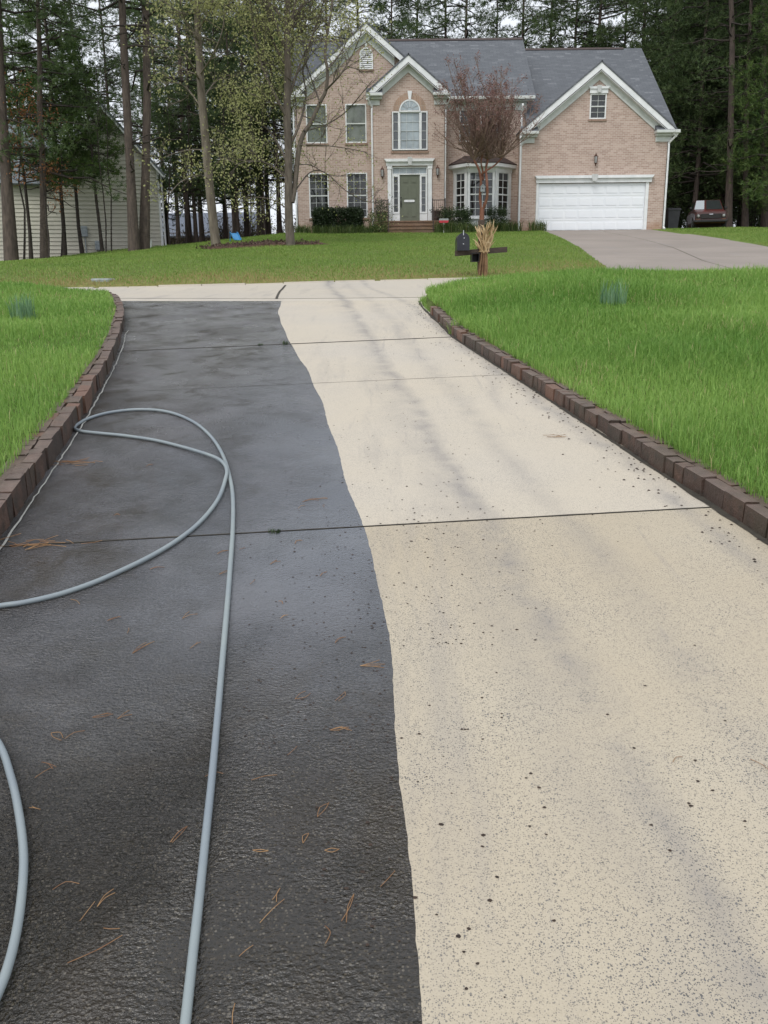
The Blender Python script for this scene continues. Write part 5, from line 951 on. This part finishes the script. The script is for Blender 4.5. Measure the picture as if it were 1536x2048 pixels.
# corn stalks tied to the post
cs = thing('corn_stalk_bundle', 'dry corn stalk bundle tied around the mailbox post', 'corn stalks', (mp[0] + .03, Ym - .17, mz0))
mb = MB(); mb2 = MB()
for k in range(44):
    a = rng.uniform(0, 6.28); r_ = rng.uniform(.03, .12); q = np.array([r_ * math.cos(a), r_ * .75 * math.sin(a), -.03]); wst = np.array([q[0] * .55 + .02, q[1] * .6, .52 + rng.normal() * .05]); tp = np.array([q[0] * .9 + rng.normal() * .045 + .03, q[1] * .9 + rng.normal() * .04, rng.uniform(.55, .98)]); m1 = (q + wst) / 2 + rng.normal(size=3) * .012
    mb.tube(catmull(np.array([q, m1, wst]), 3), .008, 4); m2 = (wst + tp) / 2 + rng.normal(size=3) * .02; mb2.tube(catmull(np.array([wst, m2, tp]), 3), np.linspace(.009, .004, 7), 4)
for k in range(60):      # curled leaves
    a = rng.uniform(0, 6.28); s0_ = np.array([rng.normal() * .05 + .03, -.05 + rng.normal() * .05, rng.uniform(.4, .85)]); d = np.array([math.cos(a) * rng.uniform(.05, .2), math.sin(a) * .1, 0]); P = np.array([s0_, s0_ + d * .5 + [0, 0, .12], s0_ + d * .9 + [0, 0, .2], s0_ + d * 1.1 + [rng.normal() * .02, 0, rng.uniform(.22, .34)]]); P = catmull(P, 4)
    W_ = .02 * np.sin(np.linspace(.3, 3.1, len(P))) + .003; mb2.add([p_ + [w_ * .7, w_ * .7, 0] for p_, w_ in zip(P, W_)] + [p_ - [w_ * .7, w_ * .7, 0] for p_, w_ in zip(P, W_)], [(i_, i_ + 1, i_ + 1 + len(P), i_ + len(P)) for i_ in range(len(P) - 1)])
link('stalks', fast_mesh(mb, 'stalks', 'stalk_low'), cs); link('dry_leaves', fast_mesh(mb2, 'dry_leaves', 'stalk'), cs)
mb = MB(); aa = np.linspace(0, 2 * math.pi, 20); mb.tube([(.02 + .115 * math.cos(q), .0 + .09 * math.sin(q), .5) for q in aa], .008, 5, cap=False); link('tie', fast_mesh(mb, 'tie', 'stalk'), cs)
# ---------------------------------------------------------------- bin, car, slide, small things
X, Y = float(atY(1341, 455, 45)[0]), 45.; t_ = thing('trash_bin', 'dark wheeled rubbish bin beside the garage corner', 'bin', (X, Y, gz0(X, Y)), .1); mb = MB(); V = [(sx * w_, sy * d_, z) for z, w_, d_ in ((.06, .24, .27), (.95, .3, .34)) for sy in (-1, 1) for sx in (-1, 1)]; mb.add(V, [(0, 2, 3, 1), (4, 5, 7, 6), (0, 1, 5, 4), (1, 3, 7, 5), (3, 2, 6, 7), (2, 0, 4, 6)]); link('body', mb.mesh('body', 'bin_plastic'), t_)
mb = MB(); mb.prism([(-.38, .952), (.4, .952), (.4, .99), (.1, 1.05), (-.25, 1.05), (-.38, .99)], 0, -.325, .325); link('lid', mb.mesh('lid', 'bin_plastic'), t_); 
for s in (-1, 1): mb = MB(); mb.lathe([(.11, 0), (.11, .05)], (0, 0, 0), 14); mb.v = [(s * .27 + c2 - .025, .28 + a, .11 + b2) for a, b2, c2 in mb.v]; link('wheel', mb.mesh('wheel', 'rubber'), t_)
mb = MB(); mb.tube([(-.25, .36, .93), (-.25, .42, .96), (.25, .42, .96), (.25, .36, .93)], .015, 6); link('handle', mb.mesh('handle', 'bin_plastic'), t_)
# car: local -y is the front
X, Y = float(atY(1412, 455, 48.3)[0]), 48.4; car = thing('parked_car', 'old dark red car parked at the edge of the wood', 'car', (X, Y, gz0(X, Y) + .0), math.radians(-13)); car.scale = (1, 1, 1.14)
def section(prof, hw):     # profile (y, z, half width) lofted left to right
    pass
W2 = .8; body = MB()
st_ = [(-1.98, .34, .66, .72), (-1.95, .3, .78, .76), (-1.7, .28, .83, .79), (-1.0, .27, .9, .8), (-.75, .27, .93, .81), (1.2, .27, .95, .81), (1.85, .3, .93, .79), (2.0, .36, .85, .74)]
V = []; 
for y, z0, z1, w_ in st_: V += [(-w_ * .93, y, z0), (-w_, y, z0 + .12), (-w_, y, z1 - .12), (-w_ * .93, y, z1), (w_ * .93, y, z1), (w_, y, z1 - .12), (w_, y, z0 + .12), (w_ * .93, y, z0)]
Fc = [(i_ * 8 + k, i_ * 8 + (k + 1) % 8, (i_ + 1) * 8 + (k + 1) % 8, (i_ + 1) * 8 + k) for i_ in range(len(st_) - 1) for k in range(8)] + [tuple(range(8))[::-1], tuple(range((len(st_) - 1) * 8, len(st_) * 8))]
body.add(V, Fc); cb = link('body', body.mesh('body', 'car_paint'), car)
mb = MB(); mb.add([(-.66, -1.9, .805), (.66, -1.9, .805), (.7, -.82, .95), (-.7, -.82, .95), (-.66, -1.9, .76), (.66, -1.9, .76), (.7, -.82, .9), (-.7, -.82, .9)], [(0, 1, 2, 3), (4, 5, 1, 0), (1, 5, 6, 2), (0, 3, 7, 4)]); link('hood', mb.mesh('hood', 'car_hood'), car)
cabin = MB(); cz = [(-.8, .93, .74), (-.22, 1.4, .6), (1.15, 1.42, .6), (1.75, .95, .72)]
V = [(s * w_, y, z) for y, z, w_ in cz for s in (-1, 1)]; cabin.add(V, [(2, 3, 5, 4), (0, 2, 4, 6), (1, 7, 5, 3), (4, 5, 7, 6), (0, 1, 3, 2)]); link('cabin', cabin.mesh('cabin', 'car_paint'), car)
def wpanel(name, a, b_, c, d, mat, o, out):
    q = [np.array(p_, float) for p_ in (a, b_, c, d)]; m_ = sum(q) / 4; q = [m_ + (p_ - m_) * o + np.array(out) for p_ in q]; mb = MB(); mb.add(q + [p_ - np.array(out) * .8 for p_ in q], [(0, 1, 2, 3), (0, 4, 5, 1), (1, 5, 6, 2), (2, 6, 7, 3), (3, 7, 4, 0)]); link(name, mb.mesh(name, mat), car)
a, b_, c, d = (-.74, -.8, .93), (.74, -.8, .93), (.6, -.22, 1.4), (-.6, -.22, 1.4)
wpanel('windshield', (-.16, -.8, .93), b_, c, (-.13, -.22, 1.4), 'car_glass', .9, (0, -.012, .01)); wpanel('sunshade', a, (-.19, -.8, .93), (-.15, -.22, 1.4), d, 'car_glass_light', .88, (0, -.012, .01))
for s in (-1, 1): wpanel('side_window', (s * .738, -.6, .97), (s * .735, .45, .97), (s * .605, .45, 1.37), (s * .605, -.2, 1.37), 'car_glass', .92, (s * .012, 0, .004)); wpanel('side_window', (s * .733, .55, .97), (s * .725, 1.5, .97), (s * .605, 1.05, 1.37), (s * .605, .55, 1.37), 'car_glass', .92, (s * .012, 0, .004))
mb = MB(); mb.bbox(-.48, .48, -2.03, -1.96, .5, .7, .01); gl = link('grille', mb.mesh('grille', 'car_black'), car)
for j in range(4): mb = MB(); mb.box(-.47, .47, -2.04, -2.031, .525 + j * .045, .537 + j * .045); link('slat', mb.mesh('slat', 'iron'), gl)
mb = MB(); mb.box(-.09, .09, -2.05, -2.041, .66, .69); link('badge', mb.mesh('badge', 'chrome'), gl)
for s in (-1, 1):
    mb = MB(); mb.bbox(s * .61 - .12, s * .61 + .12, -2.03, -1.95, .53, .69, .02); hl = link('headlight', mb.mesh('headlight', 'iron'), car); mb = MB(); mb.lathe([(.065, 0), (.05, .03), (.01, .04)], (0, 0, 0), 12); mb.v = [(s * .61 + p_, -2.031 - r_, .61 + q_) for p_, q_, r_ in mb.v]; link('lens', mb.mesh('lens', 'lamp_glass'), hl)
    mb = MB(); mb.bbox(s * .62 - .1, s * .62 + .1, -2.06, -1.98, .42, .485, .01); link('indicator', mb.mesh('indicator', 'car_rust'), car)
    mb = MB(); mb.bbox(s * .86 - .07, s * .86 + .07, -.62, -.52, .98, 1.08, .02); link('wing_mirror', mb.mesh('wing_mirror', 'car_black'), car)
    for y in (-1.3, 1.25):
        mb = MB(); mb.lathe([(.2, -.09), (.29, -.09), (.3, -.06), (.3, .06), (.29, .09), (.2, .09)], (0, 0, 0), 18); mb.v = [(s * .74 + r_, y + p_, .3 + q_) for p_, q_, r_ in mb.v]; wh = link('wheel', mb.mesh('wheel', 'rubber'), car); mb = MB(); mb.lathe([(.19, -.08), (.15, -.095), (.04, -.06)] if s < 0 else [(.19, .08), (.15, .095), (.04, .06)], (0, 0, 0), 14); mb.v = [(s * .74 + r_, y + p_, .3 + q_) for p_, q_, r_ in mb.v]; link('rim', mb.mesh('rim', 'meter_grey'), wh)
mb = MB(); mb.bbox(-.8, .8, -2.12, -1.99, .34, .44, .02); link('bumper', mb.mesh('bumper', 'car_black'), car)
# blue slide, bucket, cover stone, mulch
X, Y = float(atY(472, 490, 39)[0]), 39.; t_ = thing('garden_slide', 'small bright blue slide on the lawn right of the hardwood', 'slide', (X, Y, gz0(X, Y)), .5); t_.scale = (.75, .75, .75); mb = MB()
pr = [(-.35, .05), (-.2, .1), (.2, .42), (.35, .45)]
for (y0, z0), (y1, z1) in zip(pr[:-1], pr[1:]): mb.add([(-.2, y0, z0), (.2, y0, z0), (.2, y1, z1), (-.2, y1, z1), (-.2, y0, z0 - .02), (.2, y0, z0 - .02), (.2, y1, z1 - .02), (-.2, y1, z1 - .02)], [(0, 1, 2, 3), (7, 6, 5, 4), (0, 4, 5, 1), (2, 6, 7, 3)])
mb.v = [(a, b2, c2) for a, b2, c2 in mb.v]; link('chute', mb.mesh('chute', 'blue_plastic'), t_)
for s in (-1, 1): mb = MB(); mb.prism([(q[0], q[1]) for q in pr] + [(q[0], q[1] + .08) for q in pr[::-1]], 0, s * .215 - .012, s * .215 + .012); link('side_rail', mb.mesh('side_rail', 'blue_plastic'), t_); mb = MB(); mb.tube([(s * .18, .33, .43), (s * .2, .4, -.03)], .025, 6); link('leg', mb.mesh('leg', 'blue_plastic'), t_)
X, Y = float(atY(299, 496, 41)[0]), 41.; t_ = thing('bucket', 'small white bucket at the foot of the siding house corner', 'bucket', (X, Y, gz0(X, Y))); mb = MB(); mb.lathe([(.1, 0), (.13, .3), (.14, .3), (.14, .32), (.12, .32), (.1, .06)], (0, 0, 0), 14); link('pail', mb.mesh('pail', 'white_trim'), t_); mb = MB(); aa = np.linspace(0, math.pi, 9); mb.tube([(.13 * math.cos(q), .02, .3 + .12 * math.sin(q)) for q in aa], .005, 5); link('handle', mb.mesh('handle', 'chrome'), t_)
P = atY(207, 568, 19.2); o = MB(); o.bbox(-.2, .2, -.25, .25, -.1, .05, .03); o = o.build('access_cover', None, 'stone_cover'); o.location = (P[0], 19.2, gz0(P[0], 19.2)); tag(o, 'flat grey access cover in the grass at the left end of the kerb', 'cover')
# mulch bed with dead leaves round the two trees
cx0, cy0 = float(atY(515, 495, 32)[0]), 32.2; a = np.linspace(0, 2 * math.pi, 40, endpoint=False); rr = 1 + .18 * np.sin(3 * a + 1) + .1 * np.sin(7 * a); ringp = [(cx0 + 2.1 * r_ * math.cos(q), cy0 + .8 * r_ * math.sin(q)) for q, r_ in zip(a, rr)]
mb = MB(); V = [(cx0, cy0, gz0(cx0, cy0) + .1)]
for f in (.5, .85, 1.): V += [(cx0 + (x - cx0) * f, cy0 + (y - cy0) * f, gz0(cx0 + (x - cx0) * f, cy0 + (y - cy0) * f) + {.5: .09, .85: .06, 1.: -.01}[f]) for x, y in ringp]
mb.add(V, [(0, 1 + i_, 1 + (i_ + 1) % 40) for i_ in range(40)] + [(1 + r_ * 40 + i_, 1 + (r_ + 1) * 40 + i_, 1 + (r_ + 1) * 40 + (i_ + 1) % 40, 1 + r_ * 40 + (i_ + 1) % 40) for r_ in range(2) for i_ in range(40)], 0, True); struct(mb.build('mulch_bed', None, 'mulch'))
n = 900; q = rng.uniform(0, 1, n) ** .5; th = rng.uniform(0, 6.28, n); P = np.stack([cx0 + 2.2 * q * np.cos(th), cy0 + .9 * q * np.sin(th), 0 * q], 1); P[:, 2] = H(P[:, 0], P[:, 1]) + .09; V, F, v = leaves(P, 1, .03, .1, .6); o = link('leaf_litter', np_mesh('leaf_litter', V, F, 'leaf_dead', {'v': v})); o['kind'] = 'stuff'; tag(o, 'dead brown leaves on the mulch around the two trees', 'leaf litter')
# ---------------------------------------------------------------- grass
def visible(P, x0=-70, x1=1606, y0=430, y1=1180): x, y, z = project(P); return (x > x0) & (x < x1) & (y > y0) & (y < y1) & (z > .5)
def lawn(x0, x1, y0, y1, n): 
    P = np.stack([rng.uniform(x0, x1, n), rng.uniform(y0, y1, n), np.zeros(n)], 1); P[:, 2] = H(P[:, 0], P[:, 1]); return P
def pat(x, y): return .5 + .25 * np.sin(x * 2.3 + 1.3 * np.sin(y * 1.1)) + .25 * np.sin(y * 2.9 + 1.7 * np.sin(x * 1.3 + 2))
def near_lawn(name, label, x0, x1, side, n, h):
    P = lawn(x0, x1, 3.0, 15.0, n); m_ = visible(P) & (P[:, 1] < S0(P[:, 0]) - .0)
    m_ &= (P[:, 0] < Lx(P[:, 1]) - .11) if side < 0 else (P[:, 0] > Rx(P[:, 1]) + np.where(P[:, 1] < 11.8, .11, .0)); 
    d_ = np.hypot(P[:, 0], P[:, 1]); m_ &= rng.uniform(0, 1, n) < np.clip(7.5 / d_, .5, 1); P = P[m_]; pp = pat(P[:, 0], P[:, 1]); cl = rng.uniform(0, 1, len(P)); hh = h * (.6 + .75 * pp) * np.where(cl > .985, 1.6, rng.uniform(.6, 1.2, len(P)))
    v = np.clip(.2 + .5 * pat(P[:, 0] * .6 + 3, P[:, 1] * .7) + rng.normal(size=len(P)) * .2, 0, .9); dry = rng.uniform(0, 1, len(P)) < .022 + .07 * (pat(P[:, 0] * .9, P[:, 1] * 1.1 + 2) > .86); v[dry] = 1.
    wd = np.clip(np.hypot(P[:, 0], P[:, 1]) / 8, .7, 1.5) * .0047
    V, F, v = blades(P, hh, wd, np.full(len(P), .75), v); o = link(name, np_mesh(name, V, F, 'grass_near', {'v': v})); o['kind'] = 'stuff'; return tag(o, label, 'grass')
near_lawn('grass', 'long bright green grass on the near right lawn', .5, 9.5, 1, 680000, .108); near_lawn('grass', 'bright green grass on the near left lawn', -9, -1.9, -1, 340000, .078)
P = lawn(-24, 24, 17.5, 48, 420000); m_ = visible(P) & (P[:, 1] > S1(P[:, 0]) + .06) & ~((P[:, 0] > fdl(P[:, 1]) - .0) & (P[:, 0] < fdr(P[:, 1])) & (P[:, 1] > 19.8) & (P[:, 1] < 42.1)) & ~((P[:, 1] > 41) & (P[:, 0] > -4) & (P[:, 0] < 13))
m_ &= (((P[:, 0] - cx0) / 2.0) ** 2 + ((P[:, 1] - cy0) / .75) ** 2 > 1) & ~((P[:, 0] < -3.2) & (P[:, 1] > 42)) & ~((P[:, 1] > 47.6) | (P[:, 0] > 20.4)); P = P[m_]
pp = pat(P[:, 0] * .7, P[:, 1] * .6); dk = P[:, 1] - S1(P[:, 0]); v = np.clip(.1 + .45 * pp + rng.normal(size=len(P)) * .2, 0, .9); dry = rng.uniform(0, 1, len(P)) < np.clip(.62 - dk / 7, .02, .62) * (.4 + pp); v[dry] = 1
V, F, v = blades(P, np.full(len(P), .06) * (.7 + .6 * pp), np.full(len(P), .011), np.full(len(P), .7), v); o = link('grass', np_mesh('grass', V, F, 'grass_far', {'v': v})); o['kind'] = 'stuff'; tag(o, 'mown lawn between the street kerb and the brick house', 'grass'); print('far blades', len(P))
# ---------------------------------------------------------------- litter on the driveway
def fascicle(mb, x, y, ang, L, n=3, spread=.18):
    P = gnd(x, y); c = np.array([P[0], P[1], base(P[1]) + .004])
    for k in range(n):
        a = ang + rng.normal() * spread; d = np.array([math.cos(a), math.sin(a), 0]); e = c + d * L * rng.uniform(.8, 1.1); m2 = (c + e) / 2 + np.array([-d[1], d[0], 0]) * rng.normal() * .006; q = np.array([c, m2, e]); q[:, 2] = base(q[:, 1]) + .003; q[1, 2] += .004; mb.tube(catmull(q, 2), .001, 4)
mb = MB()
for x, y, ang, L, n in ((708, 1790, -1.75, .075, 2), (650, 1855, -1.6, .05, 1), (520, 1850, 1.1, .08, 1), (790, 1745, -2., .07, 1), (245, 1875, -2.4, .12, 2), (375, 1655, -2.1, .07, 3), (660, 1465, .1, .06, 4), (720, 1335, .0, .08, 4), (690, 1385, -1.9, .06, 2), (590, 1400, .6, .06, 2), (470, 2010, -1.8, .06, 1), (195, 1820, 1., .06, 2), (160, 1845, 1., .06, 1), (635, 1640, 1.2, .07, 2), (575, 1515, 1.1, .06, 1), (670, 1290, 1., .06, 2), (265, 1310, 1.1, .1, 3), (380, 1300, 1., .05, 2), (215, 1245, .6, .05, 2), (605, 1005, .6, .1, 3), (635, 1000, .1, .05, 2), (590, 1090, .9, .05, 2), (560, 1240, .8, .04, 2), (130, 1480, .8, .06, 1), (235, 1440, .8, .05, 2), (640, 1155, 1., .05, 2), (540, 1130, .8, .05, 3), (365, 1240, .9, .07, 2), (1345, 1530, .3, .05, 1), (1500, 1520, -.8, .08, 1), (185, 1440, .4, .06, 3), (300, 1140, .3, .06, 2), (70, 1560, .9, .06, 1), (500, 1170, 1.3, .05, 1)): fascicle(mb, x, y, ang, L, n)
for k in range(22): fascicle(mb, rng.uniform(40, 700), rng.uniform(900, 2000), rng.uniform(0, 6.28), rng.uniform(.03, .07), int(rng.integers(1, 3)))
o = link('pine_needle_litter', fast_mesh(mb, 'pine_needle_litter', 'needle_brown')); o['kind'] = 'stuff'; tag(o, 'fallen brown pine needles scattered over the wet concrete', 'pine needles')
for nm, lb, x, y, n, sx in (('pine_needle_clump', 'brown clump of pine needles on the wet near joint by the left edging', 60, 1092, 26, .13), ('pine_needle_clump', 'brown clump of pine needles below the hose loop at the left edging', 150, 928, 16, .09), ('pine_needle_clump', 'small pine needle twig alone on the washed concrete', 1107, 875, 6, .03)):
    c = gnd(x, y); mb = MB()
    for k in range(n): a = rng.normal() * .5 + .15; L = rng.uniform(.06, .13); s_ = np.array([rng.normal() * sx, rng.normal() * sx * .3, 0]) + c; d = np.array([math.cos(a), math.sin(a), 0]) * L; q = np.array([s_ - d / 2, s_ + rng.normal(size=3) * .005, s_ + d / 2]); q[:, 2] = base(q[:, 1]) + .004 + rng.uniform(0, .012); mb.tube(q, .0014, 4)
    V = [Vector(v_) - Vector(c) for v_ in mb.v]; mb.v = [tuple(v_) for v_ in V]; o = link(nm, fast_mesh(mb, nm, 'needle_brown')); o.location = c; tag(o, lb, 'pine needles'); o['kind'] = 'stuff'
# dark grit on the washed side, wet specks and a few brown leaf bits
mb = MB()
def bit(x, Y, s):
    z = float(base(Y)); a = rng.uniform(0, 6.28); n = 6; V = [(x + s * rng.uniform(.7, 1.2) * math.cos(a + q * 1.047), Y + s * rng.uniform(.6, 1.1) * math.sin(a + q * 1.047), z + .001) for q in range(n)] + [(x, Y, z + s * .7)]; mb.add(V, [(q, (q + 1) % n, n) for q in range(n)])
for k in range(620):
    t_ = rng.uniform(0, 1); px_ = 830 + rng.normal() * 120 + (k % 3 == 0) * rng.normal() * 260; py_ = rng.uniform(690, 1300) if k % 4 else rng.uniform(640, 2000)
    if px_ > 1500 or px_ < 560: continue
    P = gnd(px_, py_)
    if Lx(P[1]) + .1 < P[0] < Rx(P[1]) - .05: bit(P[0], P[1], rng.uniform(.0022, .006) if k % 14 else rng.uniform(.005, .0075))
for k in range(260):
    P = gnd(rng.uniform(480, 780), rng.uniform(850, 1500))
    if P[0] < Wx(P[1]): bit(P[0], P[1], rng.uniform(.002, .005))
for x, y in ((1302, 1655), (1390, 1525), (1490, 1645), (1377, 1612), (1395, 1565), (1425, 1585), (1268, 1498), (1340, 1702), (1080, 1040), (1185, 1030), (1045, 1036), (1290, 1375), (1215, 1430), (1450, 1445)): P = gnd(x, y); bit(P[0], P[1], .0055)
Yr = np.arange(3, 11, .01)
for k in range(420):
    Y = rng.uniform(3.2, 13); x = float(Rx(Y)) - abs(rng.normal()) * .12 - .02; bit(x, Y, rng.uniform(.003, .01))
o = link('grit', fast_mesh(mb, 'grit', 'debris')); o['kind'] = 'stuff'; tag(o, 'dark seeds and grit scattered over the washed concrete', 'grit')
